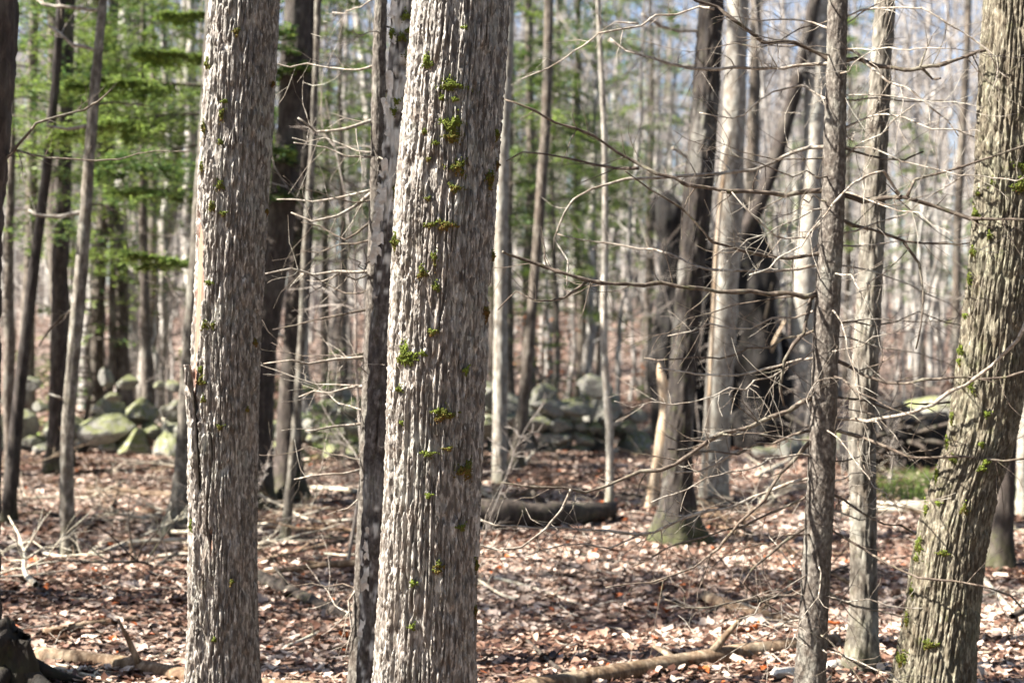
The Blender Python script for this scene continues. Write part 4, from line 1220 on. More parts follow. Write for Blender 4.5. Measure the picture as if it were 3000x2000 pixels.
def run(x0, x1, top, jitter=1.0):
    for layer in range(3):
        x = x0 + rs.uniform(0, .2)
        while x < x1:
            h = top(x)
            s = rs.uniform(0.16, 0.34) * (1.0 if layer < 2 else 0.9)
            z = 0.09 + layer * 0.23
            if z < h:
                y = wall_y(x) + rs.normal(0, 0.14) + layer * 0.08
                stone(x, y, gh(x, y) + z + rs.normal(0, .03), s * rs.uniform(0.95, 1.45), s, s * rs.uniform(0.75, 1.15), rs.uniform(0, 6.28))
            x += s * rs.uniform(1.4, 1.9)
run(-8.5, -1.4, lambda x: 0.52 + 0.14 * math.sin(x * 2.3))
run(-1.4, 1.75, lambda x: 0.66 + 0.18 * math.sin(x * 1.9 + 1))
run(3.2, 8.0, lambda x: 0.22)
# larger stones told apart in the photo (px, py of centre, width, height in px)
for (px, py, w, h) in [(1740, 1132, 95, 62), (1588, 1150, 75, 60), (1612, 1195, 110, 70), (1690, 1195, 100, 46), (1580, 1240, 62, 52), (1640, 1245, 78, 58), (1620, 1285, 90, 34), (1715, 1290, 70, 36),
                       (1700, 1245, 40, 30), (1745, 1250, 44, 32), (1790, 1220, 50, 40), (1840, 1250, 46, 40), (1870, 1215, 40, 46), (1425, 1150, 60, 80), (1430, 1240, 60, 50),
                       (1040, 1185, 62, 64), (1040, 1245, 60, 50), (985, 1235, 50, 40), (940, 1200, 70, 50), (905, 1140, 60, 34), (920, 1250, 60, 44), (1000, 1160, 60, 50),
                       (375, 1118, 80, 66), (312, 1105, 56, 76), (330, 1160, 60, 44), (470, 1130, 46, 34), (510, 1130, 60, 46), (520, 1190, 66, 50), (90, 1125, 70, 60), (30, 1170, 70, 56), (120, 1190, 60, 44)]:
    Yw = wall_y((px - 1500) / FPX * 18.2) - 0.28
    if px < 700:
        w, h = w * 0.72, h * 0.72
    p = at(px, py, Yw)
    z = max(p.z, gh(p.x, Yw) + px2m(h, Yw) * 0.25)
    stone(p.x, Yw, z, px2m(w, Yw) / 2 * 1.12, px2m((w + h) / 2, Yw) / 2, px2m(h, Yw) / 2 * 1.35, rs.uniform(-.3, .3))

# ================================================================== logs and sticks on the forest floor
def ground_stick(name, label, cat, pix, mat, wpx, sides=10, amp=0.1, lift=0.0, taper=0.6, stubs=0, group=None, seed=0):
    P = []
    for (px, py) in pix:
        g = on_ground(px, py)
        P.append([g.x, g.y, g.z])
    P = np.array(P)
    Y = P[:, 1].mean()
    n = len(P)
    r = px2m(wpx, Y) / 2 * np.linspace(1, taper, n)
    P[:, 2] += r * 0.55 + (0.012 if wpx < 28 else 0.0) + lift
    base = Vector(P[0])
    root = thing(name, label, cat, Vector((P[0, 0], P[0, 1], P[0, 2] - r[0] * 0.75)), group)
    L = np.linalg.norm(P[-1] - P[0])
    pts = np.concatenate([P, r[:, None]], 1)
    lumpy_tube(pts, mat, sides, amp, seed + 300, 'stem' if cat != 'log' else 'trunk', root, 7, 1)
    rng = np.random.default_rng(seed)
    for k in range(stubs):
        f = rng.uniform(0.15, 0.95)
        c = np.array([np.interp(f, np.linspace(0, 1, n), P[:, j]) for j in range(3)])
        d = rng.normal(0, 1, 3); d[2] = abs(d[2]) * 0.6 + 0.15
        d /= np.linalg.norm(d)
        l = L * rng.uniform(0.08, 0.25)
        lumpy_tube([list(c) + [r.mean() * .5], list(c + d * l * .5) + [r.mean() * .35], list(c + d * l + np.array([0, 0, -.02])) + [r.mean() * .15]], mat, 6, 0.1, seed + k, 'stub', root, 7, 1)
    return root
GS = ground_stick
GS('fallen_log', 'big tan rotting log with orange brown underside in front of the dead spruce', 'log', [(1480, 2060), (1640, 2022), (1800, 1992), (2000, 1955), (2200, 1925), (2345, 1905), (2450, 1890)], 'log', 66, 22, 0.12, seed=1, stubs=2, taper=0.8)
GS('fallen_log', 'long brown rotting log lying past the mossy stump', 'log', [(110, 1935), (300, 1950), (560, 1995), (760, 2020), (930, 2030)], 'log', 56, 20, 0.12, seed=2, stubs=1, taper=0.8)
GS('fallen_log', 'black log thickened to take in its shade, beyond the central ash', 'log', [(1385, 1548), (1550, 1545), (1700, 1532), (1790, 1520)], 'log_dark', 100, 20, 0.16, lift=0.03, seed=3, stubs=3, taper=0.55)  # dark bark and extra width stand in for the shade around the log
GS('fallen_log', 'dark log slanting between the split ash and the slim dead conifer', 'log', [(755, 1705), (860, 1750), (1020, 1815)], 'log_dark', 52, 16, 0.14, seed=4, stubs=2)
GS('fallen_log', 'thin brown log slanting up to the foot of the split ash', 'log', [(130, 1862), (280, 1835), (460, 1808)], 'log', 30, 12, 0.12, seed=5, stubs=1)
GS('fallen_log', 'broken mossy log lying left of the split ash foot', 'log', [(265, 1448), (380, 1452), (530, 1456)], 'log', 34, 14, 0.18, seed=6, stubs=2)
GS('fallen_log', 'short dark brown log behind the big tan log', 'log', [(2068, 1760), (2180, 1800), (2335, 1830)], 'log', 48, 14, 0.16, seed=7, stubs=1)
GS('fallen_log', 'pale weathered log lying level behind the leaning ash', 'log', [(2470, 1512), (2650, 1510), (2850, 1508), (3060, 1506)], 'log_pale', 42, 14, 0.08, lift=0.04, seed=8, taper=0.9)
GS('fallen_log', 'dark slanting log in front of the stone wall by the dark trunks', 'log', [(20, 1315), (150, 1290), (330, 1250)], 'log_dark', 34, 14, 0.15, seed=9, stubs=2)
GS('fallen_log', 'thin tan log beyond the black shaded log', 'log', [(1390, 1462), (1500, 1460), (1610, 1462)], 'log', 24, 10, 0.12, seed=10)
GS('fallen_log', 'pale thin log behind the slim dead conifer', 'log', [(890, 1442), (960, 1440), (1060, 1446)], 'log_pale', 22, 10, 0.1, seed=11)
GS('fallen_log', 'weathered log end near the wall beside the split ash', 'log', [(455, 1232), (520, 1250), (560, 1262)], 'log_pale', 26, 10, 0.1, seed=12)
GS('fallen_log', 'long pale branch lying along the foot of the stone wall', 'log', [(1600, 1292), (1750, 1302), (1910, 1300)], 'log_pale', 14, 8, 0.1, seed=13)
STK = [('thin white stick leaning over the long brown log', [(390, 1945), (470, 1930), (545, 1912)], 'log_pale', 11), ('white weathered stick on the leaves before the slim dead conifer', [(838, 1905), (930, 1862), (1022, 1815)], 'log_pale', 12),
       ('dark stick slanting on the leaves beside the central ash', [(1545, 1888), (1620, 1955), (1700, 2010)], 'log_dark', 16), ('long pale stick lying on the sunlit leaves', [(1450, 1700), (1580, 1735), (1700, 1780)], 'log_pale', 13),
       ('short forked pale stick in front of the big tan log', [(1668, 1945), (1720, 1915), (1768, 1890)], 'log_pale', 11), ('white stick lying before the long brown log', [(110, 1958), (200, 1975), (330, 2005)], 'log_pale', 16),
       ('thin white twig near the mossy stump', [(160, 1955), (260, 1970), (300, 1990)], 'log_pale', 10), ('pale stick slanting from the leaning ash foot', [(2868, 1690), (2930, 1760), (3010, 1850)], 'log_pale', 20),
       ('grey stick crossing behind the leaning ash', [(2860, 1760), (2940, 1745), (3010, 1738)], 'log_pale', 14), ('brown stick slanting toward the dark mossy-footed trunk', [(770, 1655), (880, 1625), (1000, 1590)], 'log', 20),
       ('pale arching stick against the stone wall', [(1530, 1372), (1600, 1290), (1660, 1210)], 'log_pale', 13), ('thin grey stick behind the thin pale sapling', [(1630, 1350), (1680, 1325), (1730, 1300)], 'log', 14),
       ('grey fallen branch under the tall dark trunk', [(1800, 1330), (1850, 1290), (1930, 1240)], 'log_pale', 16), ('pale branch fallen beside the white maple trunk', [(2220, 1400), (2300, 1360), (2360, 1320)], 'log_pale', 16),
       ('brown stick on the shaded leaves left of the split ash', [(250, 1560), (330, 1480), (345, 1400)], 'log', 10), ('grey stick lying on the sunlit leaves before the leaning ash', [(2560, 1790), (2620, 1760), (2690, 1735)], 'log_pale', 10),
       ('short brown stick between spruce and blotchy trunk', [(2440, 1690), (2500, 1720)], 'log', 18), ('thin dark stick crossing the sunlit clearing', [(1600, 1600), (1750, 1640), (1900, 1660)], 'log_dark', 9)]
for k, (lb, pix, mt, w) in enumerate(STK):
    GS('fallen_stick', lb, 'stick', pix, mt, w, 7, 0.08, seed=40 + k, stubs=1 + k % 3, group='sticks on the forest floor')
# dead branches strewn before the wall
def make_dead_branch(seed, L):
    rng = np.random.default_rng(seed)
    mb = MB()
    lp = grow(mb, (-L / 2, 0, 0.03), (1, rng.normal(0, .15), 0.03), L, 0.006 + 0.008 * L, 0.004, 9, 6, 0.09, 0.0, rng)
    for j in range(int(6 + 5 * L)):
        k = int(rng.integers(2, 9))
        d = (lp[k] - lp[k - 1]); d /= np.linalg.norm(d)
        sd = rng.normal(0, 1, 3); sd[2] = abs(sd[2]) * 0.5
        tp = grow(mb, lp[k], d * 0.8 + sd * 0.6, L * rng.uniform(0.12, 0.4), 0.006, 0.002, 4, 4, 0.18, 0.0, rng)
        grow(mb, tp[2], (tp[3] - tp[1]) * 4 / L + rng.normal(0, .5, 3), L * 0.12, 0.003, 0.0015, 3, 3, 0.15, 0, rng)
    v = mb.v
    for a in v:
        a[:, 2] = np.maximum(a[:, 2], 0.004 + 0.2 * np.maximum(a[:, 2], 0))
    return mb
DB = [make_dead_branch(900 + i, L).mesh('dead_branch', M[m]) for i, (L, m) in enumerate([(1.6, 'log_pale'), (1.2, 'log'), (2.2, 'log'), (0.8, 'log_pale'), (1.7, 'log_dark')])]
rdb = np.random.default_rng(44)
for k in range(70):
    y = math.sqrt(rdb.uniform(8.6 ** 2, 17.5 ** 2))
    x = rdb.uniform(-0.38, 0.38) * y
    if -0.6 < x < 1.2 and 10.5 < y < 12.6:
        x -= 2.6
    o = obj('dead_branch', DB[k % 5], None, (x, y, gh(x, y) + 0.012))
    sc_ = rdb.uniform(0.6, 1.15)
    o.scale = (sc_, sc_, sc_)
    o.rotation_euler = (rdb.normal(0, .05), rdb.normal(0, .06), rdb.normal(0, .7) + (PI if k % 2 else 0))
    tag(o, ['long pale forked dead branch', 'short brown forked dead branch', 'long brown forked dead branch', 'small pale forked dead branch', 'dark forked dead branch'][k % 5] + ' lying on the leaves before the wall', 'branch', 'dead branches strewn on the forest floor')
# white stone by the spruce
for k, (px, py, w, h, lb) in enumerate([(2300, 1985, 90, 60, 'white angular stone at the foot of the dead spruce'), (2440, 1960, 70, 50, 'white stone just right of the dead spruce foot')]):
    g = on_ground(px, py)
    o = obj('stone', STONES[k], None, Vector((g.x, g.y, g.z + 0.02)))
    o.scale = (px2m(w, g.y) / 2, px2m(w, g.y) / 2.4, px2m(h, g.y) / 2)
    tag(o, lb, 'stone')
    o.data = o.data.copy()
    o.data.materials[0] = M['pale_stone']

# ================================================================== leaf litter
LEAF_V = np.array([[0, -1.0, 0], [0.42, -0.35, .1], [0.48, 0.3, .14], [0, 1.0, .06], [-0.48, 0.3, .14], [-0.42, -0.35, .1], [0, 0, 0]], float)
LEAF_T = np.array([[0, 1, 6], [1, 2, 6], [2, 3, 6], [3, 4, 6], [4, 5, 6], [5, 0, 6]])
LEAF_S = np.array([[0, -1, 0], [0.5, 0, .2], [0, 1, 0], [-0.5, 0, .2]], float)
LEAF_ST = np.array([[0, 1, 2], [0, 2, 3]])
def leaf_cloud(n, y0, y1, size, seed, simple=False, half=lambda y: 0.40 * y + 1.2, tilt=0.22, lift=(0.0, 0.016), curl=1.0):
    rng = np.random.default_rng(seed)
    u = rng.random(n)
    y = np.sqrt(y0 ** 2 + u * (y1 ** 2 - y0 ** 2))
    x = rng.uniform(-1, 1, n) * half(y)
    z = ground_h(x, y)
    s = rng.uniform(size[0], size[1], n) * rng.uniform(0.7, 1.15, n)
    yaw = rng.uniform(0, 2 * PI, n)
    tx = rng.normal(0, tilt, n); ty = rng.normal(0, tilt, n)
    asp = rng.uniform(0.75, 1.5, n)
    cu = rng.normal(0.6, 1.5, n) * curl
    LV, LT = (LEAF_S, LEAF_ST) if simple else (LEAF_V, LEAF_T)
    nv = len(LV)
    V = np.broadcast_to(LV, (n, nv, 3)).copy()
    V[:, :, 0] *= asp[:, None]
    V[:, :, 2] *= cu[:, None]
    V[:, :, 2] += 0.22 * rng.normal(0, 1, n)[:, None] * V[:, :, 1] ** 2
    V += rng.normal(0, 0.09, V.shape)
    V *= s[:, None, None] * 0.5
    # tilt then yaw
    zc = V[:, :, 2] + V[:, :, 0] * tx[:, None] + V[:, :, 1] * ty[:, None]
    c, sn = np.cos(yaw)[:, None], np.sin(yaw)[:, None]
    X = V[:, :, 0] * c - V[:, :, 1] * sn
    Yv = V[:, :, 0] * sn + V[:, :, 1] * c
    out = np.stack([X + x[:, None], Yv + y[:, None], zc + (z + rng.uniform(lift[0], lift[1], n) + 0.008)[:, None]], -1)
    tris = (LT[None] + (np.arange(n) * nv)[:, None, None]).reshape(-1, 3)
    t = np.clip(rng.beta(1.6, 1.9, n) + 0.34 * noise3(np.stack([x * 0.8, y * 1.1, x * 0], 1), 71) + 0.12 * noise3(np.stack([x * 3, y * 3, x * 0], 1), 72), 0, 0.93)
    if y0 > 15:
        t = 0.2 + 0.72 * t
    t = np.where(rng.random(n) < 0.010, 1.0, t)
    return out.reshape(-1, 3), tris, np.repeat(t, nv)
mb = MB()
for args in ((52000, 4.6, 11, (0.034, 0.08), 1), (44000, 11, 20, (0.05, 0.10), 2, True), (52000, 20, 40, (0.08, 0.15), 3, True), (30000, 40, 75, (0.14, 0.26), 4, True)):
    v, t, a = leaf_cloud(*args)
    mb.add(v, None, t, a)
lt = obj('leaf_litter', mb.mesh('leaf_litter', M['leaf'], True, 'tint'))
tag(lt, 'brown and tan litter of dry leaves covering the forest floor', 'leaf litter', kind='stuff')

mb = MB()
rt = np.random.default_rng(19)
for k in range(900):
    y = math.sqrt(rt.uniform(5 ** 2, 20 ** 2)); x = rt.uniform(-.4, .4) * y
    a = rt.uniform(0, 6.28); L = rt.uniform(.1, .55)
    d = np.array([math.cos(a), math.sin(a), 0]) * L / 2
    c = np.array([x, y, gh(x, y) + rt.uniform(.012, .04)])
    p = np.array([c - d, c - d * .3 + rt.normal(0, .015, 3), c + d * .4 + rt.normal(0, .015, 3), c + d + [0, 0, rt.uniform(0, .05)]])
    mb.tube(p, np.linspace(1, .5, 4) * rt.uniform(.002, .006), 4)
tl_ = obj('twig_litter', mb.mesh('twig_litter', M['twig']))
tag(tl_, 'litter of thin broken twigs over the leaves', 'twigs', kind='stuff')
# larger loose leaves that show one by one
LEAFM = []
for k in range(10):
    rng = np.random.default_rng(500 + k)
    v = []
    n = 9
    curl = rng.uniform(0.1, 0.5); fold = rng.uniform(0.1, 0.5)
    rows = []
    for i in range(n):
        s = i / (n - 1)
        wdt = 0.42 * math.sin(PI * min(1, s * 1.02)) ** 0.75 * (1 + 0.22 * math.sin(i * 2.6 + k))
        yy = s - 0.5
        zz = curl * yy * yy * 1.6 + 0.05 * rng.normal()
        for side in (-1, 0, 1):
            rows.append((side * wdt + rng.normal(0, .02), yy, zz + fold * abs(side) * wdt + rng.normal(0, .03)))
    i = np.arange(n - 1)
    q = np.concatenate([np.stack([i * 3, i * 3 + 1, i * 3 + 4, i * 3 + 3], 1), np.stack([i * 3 + 1, i * 3 + 2, i * 3 + 5, i * 3 + 4], 1)])
    m2 = MB(); m2.add(np.array(rows), q, None, [0.62, 0.7, 0.8, 0.9, 0.55, 0.75, 0.85, 0.68, 1.0, 0.93][k])
    LEAFM.append(m2.mesh('fallen_leaf', M['leaf'], True, 'tint'))
rl = np.random.default_rng(77)
kinds = ['pale tan curled leaf lying loose on top of the leaf litter'] * 8 + ['bright orange curled leaf lying loose on top of the leaf litter', 'creamy white curled leaf lying loose on top of the leaf litter']
for k in range(240):
    y = math.sqrt(rl.uniform(6.0 ** 2, 10.5 ** 2))
    x = rl.uniform(-0.37, 0.37) * y
    i = int(rl.integers(0, 10))
    if i == 8 and rl.random() < 0.75: i = 2
    o = obj('fallen_leaf', LEAFM[i], None, (x, y, gh(x, y) + 0.022))
    s = rl.uniform(0.07, 0.12)
    o.scale = (s, s, s)
    o.rotation_euler = (rl.normal(0, .3), rl.normal(0, .3), rl.uniform(0, 6.28))
    tag(o, kinds[i], 'leaf', 'loose leaves on the leaf litter')

# ================================================================== hemlocks
def spray(mb, p0, d, L, rng, cards, size, droop=0.25, tone=0.5, flat=None):
    """one drooping evergreen bough: central twig and flat side sprays of needle cards"""
    d = np.asarray(d, float); d /= np.linalg.norm(d)
    side = np.cross(d, (0, 0, 1)); side /= np.linalg.norm(side) + 1e-9
    n = 7
    s = np.linspace(0, 1, n)
    pts = p0 + d * (L * s)[:, None] + np.array([0, 0, -1]) * (droop * L * s ** 2)[:, None] + side * (0.08 * L * np.sin(s * 3 + rng.uniform(0, 6)))[:, None]
    k = cards
    f = rng.uniform(0.12, 1.0, k) ** 0.8
    base = np.stack([np.interp(f, s, pts[:, j]) for j in range(3)], 1)
    sg = rng.choice([-1, 1], k)
    wid = L * 0.42 * (1.05 - f) * rng.uniform(0.05, 1.0, k) + 0.02
    c = base + side * (sg * wid)[:, None] + d * (wid * 0.55)[:, None]
    c[:, 2] += -0.35 * wid + rng.normal(0, 0.03 * L, k)
    # card axes
    a = (side[None] * sg[:, None] * 0.8 + d[None] * rng.uniform(0.2, 1.0, k)[:, None] + rng.normal(0, 0.22, (k, 3)))
    a /= np.linalg.norm(a, axis=1)[:, None]
    up = np.array([0, 0, 1.0]) + rng.normal(0, 0.35, (k, 3))
    b = np.cross(up, a); b /= np.linalg.norm(b, axis=1)[:, None] + 1e-9
    ln = size * rng.uniform(0.7, 1.5, k)[:, None]; wd = size * 0.30 * rng.uniform(0.7, 1.4, k)[:, None]
    V = np.stack([c - a * ln, c + b * wd, c + a * ln, c - b * wd], 1).reshape(-1, 3)
    q = (np.arange(k)[:, None] * 4 + np.arange(4)[None])
    mb.add(V, q, None, np.repeat(np.clip(tone + rng.normal(0, 0.2, k) + 0.2 * (f - .5), 0, 1), 4))
    return pts

def make_hemlock(seed, H, R, low, boughs, cards, size, r0):
    rng = np.random.default_rng(seed)
    root = thing('hemlock_tree', '', 'tree', (0, 0, 0))
    tm, fm, bm_ = MB(), MB(), MB()
    zz = np.linspace(-0.1, H, 14)
    wob = np.cumsum(rng.normal(0, 0.03, (14, 2)), 0)
    pts = np.stack([wob[:, 0], wob[:, 1], zz], 1)
    rad = r0 * (1 - zz / (H * 1.03)) + 0.006
    rad[0] *= 1.3
    tm.tube(pts, rad, 12)
    for i in range(boughs):
        s = low + (1 - low) * (i + rng.random()) / boughs
        z = s * H
        p = np.array([np.interp(z, zz, pts[:, 0]), np.interp(z, zz, pts[:, 1]), z])
        az = rng.uniform(0, 2 * PI)
        L = R * (1.08 - s) ** 0.7 * rng.uniform(0.55, 1.15) + 0.15
        el = rng.uniform(-0.05, 0.3)
        d = (math.cos(az) * math.cos(el), math.sin(az) * math.cos(el), math.sin(el))
        bp = spray(fm, p, d, L, rng, int(cards * (0.4 + L / R)), size, rng.uniform(0.15, 0.5), rng.uniform(0.45, 0.95))
        bm_.tube(bp, np.linspace(0.011, 0.003, len(bp)), 3, False)
    obj('trunk', tm.mesh('hemlock_trunk', M['greybrown']), root)
    obj('limbs', bm_.mesh('hemlock_limbs', M['greybrown']), root)
    obj('crown', fm.mesh('hemlock_crown', M['needle'], False, 'tint'), root)
    return root
HEM = [make_hemlock(1, 8.0, 1.9, 0.40, 56, 180, 0.042, 0.075), make_hemlock(2, 5.5, 1.6, 0.32, 48, 160, 0.038, 0.05), make_hemlock(3, 13.0, 2.7, 0.28, 96, 200, 0.05, 0.13), make_hemlock(4, 1.6, 0.65, 0.1, 26, 60, 0.03, 0.015)]
HP = [(2, 170, 17.0, 1.0, 'tall hemlock with dark drooping boughs behind the dark upright trunk'), (0, 430, 19.5, 1.05, 'green hemlock left of the split ash behind the mossy wall'), (0, 35, 15.0, 0.85, 'hemlock with low boughs at the shaded edge of the woods'),
      (1, 330, 22.0, 1.3, 'young hemlock with sunlit boughs between pale pole and split ash'), (2, 560, 27.0, 1.0, 'tall hemlock in the woods right behind the split ash'), (0, 960, 24.0, 1.0, 'hemlock standing beyond the dark mossy-footed trunk'),
      (2, 1560, 25.0, 0.95, 'tall hemlock beyond the straight pale pole'), (0, 1440, 27.0, 1.1, 'hemlock hidden partly by the central ash'), (2, 1900, 34.0, 1.0, 'tall hemlock beyond the tall dark trunk'), (1, 1760, 29.0, 1.1, 'small hemlock behind the very thin pale sapling'),
      (0, 2700, 33.0, 0.8, 'hemlock beyond the root mound'), (1, 2880, 38.0, 1.0, 'small hemlock far beyond the leaning ash'), (0, 1010, 40.0, 1.1, 'hemlock deep in the woods between birch and dark trunks'), (2, 260, 36.0, 1.0, 'tall hemlock deep in the woods behind the young hemlock'), (1, 2250, 33.0, 1.0, 'small hemlock behind the rotten snag')]
HP += [(2, 90, 21.0, 0.9, 'tall hemlock filling the gap left of the dark upright trunk'), (0, 440, 24.0, 1.25, 'hemlock with drooping boughs close left of the split ash'), (2, 1690, 30.0, 1.0, 'tall hemlock far behind the very thin pale sapling'), (0, 1500, 21.5, 0.95, 'bushy hemlock close behind the straight pale pole'), (1, 1640, 23.0, 1.1, 'bushy young hemlock behind the slender brown trunk'), (0, 1000, 21.0, 0.9, 'bushy hemlock between the dark mossy-footed trunk and the dead conifer'), (2, 2480, 40.0, 1.0, 'tall hemlock far behind the dead spruce')]
HP += [(p, 1500 + x / y * FPX, y, sc, 'unseen hemlock past the dark edge trunk, placed to shade the floor') for (p, x, y, sc) in ((0, -6.0, 7.6, 1.15), (1, -7.5, 10.6, 1.15))]  # out of view, placed so their shadows band the forest floor
for k, (pi, px, Y, s, lb) in enumerate(HP):
    x = (px - 1500) / FPX * Y
    copy_tree(HEM[pi], (x, Y, gh(x, Y)), k * 1.9, s, lb, 'hemlocks among the bare trees')
for k, (px, Y, s, lb) in enumerate([(1600, 21.5, 1.3, 'low green hemlock seedling before the wall beside the orange beech'), (1010, 17.0, 0.9, 'tiny hemlock seedling by the wall near the birch'), (1950, 27.0, 1.6, 'hemlock seedling beyond the wall near the snag'), (700, 23.0, 1.6, 'hemlock seedling beyond the wall behind the split ash'), (250, 22, 1.8, 'hemlock seedling beyond the wall near the pale pole')]):
    x = (px - 1500) / FPX * Y
    copy_tree(HEM[3], (x, Y, gh(x, Y)), k * 2.3, s, lb, 'hemlock seedlings')
HEMS = HEM
# sunlit hemlock bough crossing the pale pole
bough_root = thing('hemlock_tree', 'young hemlock whose long sunlit bough crosses the thin pale pole', 'tree', on_ground(640, 1480))
rb = np.random.default_rng(8)
br = bough_root.location
mbt = MB()
tp = np.array([[br.x, br.y, br.z - .1], [br.x + .02, br.y, br.z + 1.5], [br.x - .03, br.y, br.z + 3.5], [br.x, br.y, br.z + 6]])
mbt.tube(smooth_path(tp, .3), np.linspace(.055, .012, len(smooth_path(tp, .3))), 12)
obj('trunk', mbt.mesh('trunk', M['greybrown'], True, None, tuple(br)), bough_root)
def bough(p_from, p_to, cards, tone, size=0.034, droop=.12):
    cards = int(cards * 2.2)
    tone = min(0.95, tone + 0.12)
    fm, wm = MB(), MB()
    a, b = np.array(p_from), np.array(p_to)
    L = np.linalg.norm(b - a)
    bp = spray(fm, a, b - a, L, rb, cards, size, droop, tone)
    wm.tube(bp, np.linspace(0.014, 0.003, len(bp)), 5, False)
    for k in range(9):
        f = 0.25 + 0.08 * k
        i = f * (len(bp) - 1); i0 = int(i)
        q = bp[i0] + (bp[i0 + 1] - bp[i0]) * (i - i0)
        d = (b - a) / L
        sd = np.cross(d, (0, 0, 1)) * (1 if k % 2 else -1)
        sp2 = spray(fm, q, d * 0.7 + sd * 0.8 + np.array([0, 0, rb.normal(0, .1)]), L * (1 - f) * .62, rb, cards // 4, size, .2, tone)
        wm.tube(sp2, np.linspace(0.006, 0.002, len(sp2)), 3, False)
    bo_ = obj('bough', wm.mesh('bough', M['twig_dark'], True, None, tuple(br)), bough_root)
    obj('needles', fm.mesh('needles', M['needle'], False, 'tint', tuple(br)), bo_)
Yt = br.y
bough(at(640, 330, Yt), at(120, 330, Yt - 1.2), 700, .85)
bough(at(640, 250, Yt), at(190, 205, Yt - .6), 600, .7)
bough(at(640, 200, Yt), at(420, 110, Yt - .9), 420, .75)
bough(at(640, 800, Yt), at(380, 700, Yt - .8), 380, .7)
bough(at(640, 560, Yt), at(330, 520, Yt + .6), 380, .55)
bough(at(640, 420, Yt), at(300, 470, Yt + 1.0), 380, .45)
bough(at(640, 60, Yt), at(470, 20, Yt - .5), 380, .75)
for k in range(7):
    bough(at(650, 700 - k * 110, Yt), at(900 + 40 * math.sin(k * 2), 640 - k * 120, Yt + 1.0 * math.cos(k * 2)), 150, .4)

# ================================================================== woods beyond the wall
def make_bare(seed, H, r0, lean, mat, crown_h, limbs, spread, label, fork=False):
    rng = np.random.default_rng(seed)
    root = thing('bare_tree', label, 'tree', (0, 0, 0))
    zt = H - crown_h
    n = 16
    zz = np.concatenate([[-0.2, 0.0, 0.15, 0.4], np.linspace(1.0, zt, n)])
    wob = np.concatenate([np.zeros((4, 2)), np.cumsum(rng.normal(0, 0.035, (n, 2)), 0)])
    pts = np.stack([wob[:, 0] + lean * zz * 0.7, wob[:, 1], zz], 1)
    rad = r0 * (1 - 0.5 * np.maximum(zz, 0) / zt)
    rad[:3] *= [1.6, 1.35, 1.12]
    mb = MB()
    v, q, t = tube_geo(pts, rad, 12)
    v[:, :2] += 0.12 * r0 * np.stack([noise3(v * (4, 4, 1.5), seed), noise3(v * (4, 4, 1.5), seed + 1)], 1)
    mb.add(v, q, t)
    if fork:
        k = n // 4 + 3
        fp = np.array([pts[k] + np.array([0.06 * j ** 1.1, 0.03 * j, j * (zt - zz[k]) * 1.15 / 8]) for j in range(9)])
        mb.tube(fp, np.linspace(rad[k] * .75, rad[-1] * .7, 9), 10)
    for j in range(4):      # a few bare side limbs on the bole
        k = int(rng.integers(5, n))
        az = rng.uniform(0, 6.28)
        grow(mb, pts[k], (math.cos(az), math.sin(az), 0.35), rng.uniform(0.6, 1.6), 0.018, 0.004, 5, 4, 0.15, 0.04, rng)
    obj('trunk', mb.mesh('bare_trunk', M[mat]), root)
    cm = make_crown(seed + 40, crown_h, limbs, spread, rad[-1] * 1.02, 0.0, 6, 4, 'bare_crown')
    c = obj('crown', cm, root, tuple(pts[-1]))
    return root
FT = [make_bare(11, 17, 0.12, 0.00, 'farbark', 9, 16, 2.2, 'straight pale grey bare tree in the woods beyond the stone wall'),
      make_bare(12, 15, 0.09, 0.03, 'farbark', 9, 15, 1.9, 'slender pale bare tree leaning slightly in the woods beyond the stone wall'),
      make_bare(13, 18, 0.15, -0.02, 'farbark', 10, 18, 2.6, 'thick pale bare tree in the woods beyond the stone wall'),
      make_bare(14, 16, 0.11, 0.02, 'farbrown', 9, 16, 2.2, 'brown barked bare tree in the woods beyond the stone wall'),
      make_bare(15, 14, 0.10, -0.03, 'farbark', 8, 14, 2.2, 'forked pale bare tree in the woods beyond the stone wall', True),
      make_bare(16, 9, 0.045, 0.04, 'farbrown', 6, 14, 1.2, 'thin brown bare sapling in the woods beyond the stone wall'),
      make_bare(17, 11, 0.05, 0.02, 'farbark', 6, 12, 1.1, 'slender pale pole-like young tree in the woods beyond the stone wall'),
      make_bare(18, 10, 0.04, -0.03, 'farbark', 6, 12, 1.1, 'very thin pale pole-like young tree in the woods beyond the stone wall')]
rf = np.random.default_rng(5)
pos = []
tries = 0
def far_ok(x, y, dmin):
    for (a, b) in pos:
        if (a - x) ** 2 + (b - y) ** 2 < dmin * dmin: return False
    return True
while len(pos) < 290 and tries < 20000:
    tries += 1
    y = math.sqrt(rf.uniform(21.5 ** 2, 105 ** 2))
    x = rf.uniform(-1, 1) * (0.40 * y + 1.0)
    if not far_ok(x, y, 1.1): continue
    pos.append((x, y))
for k, (x, y) in enumerate(pos):
    pi = int(rf.choice(6, p=[.25, .2, .16, .17, .10, .12]))
    copy_tree(FT[pi], (x, y, gh(x, y)), rf.uniform(0, 6.28), float(rf.uniform(0.9, 1.35)), None, 'bare trees in the woods beyond the wall', (rf.normal(0, .02), rf.normal(0, .02)))
npole = 0
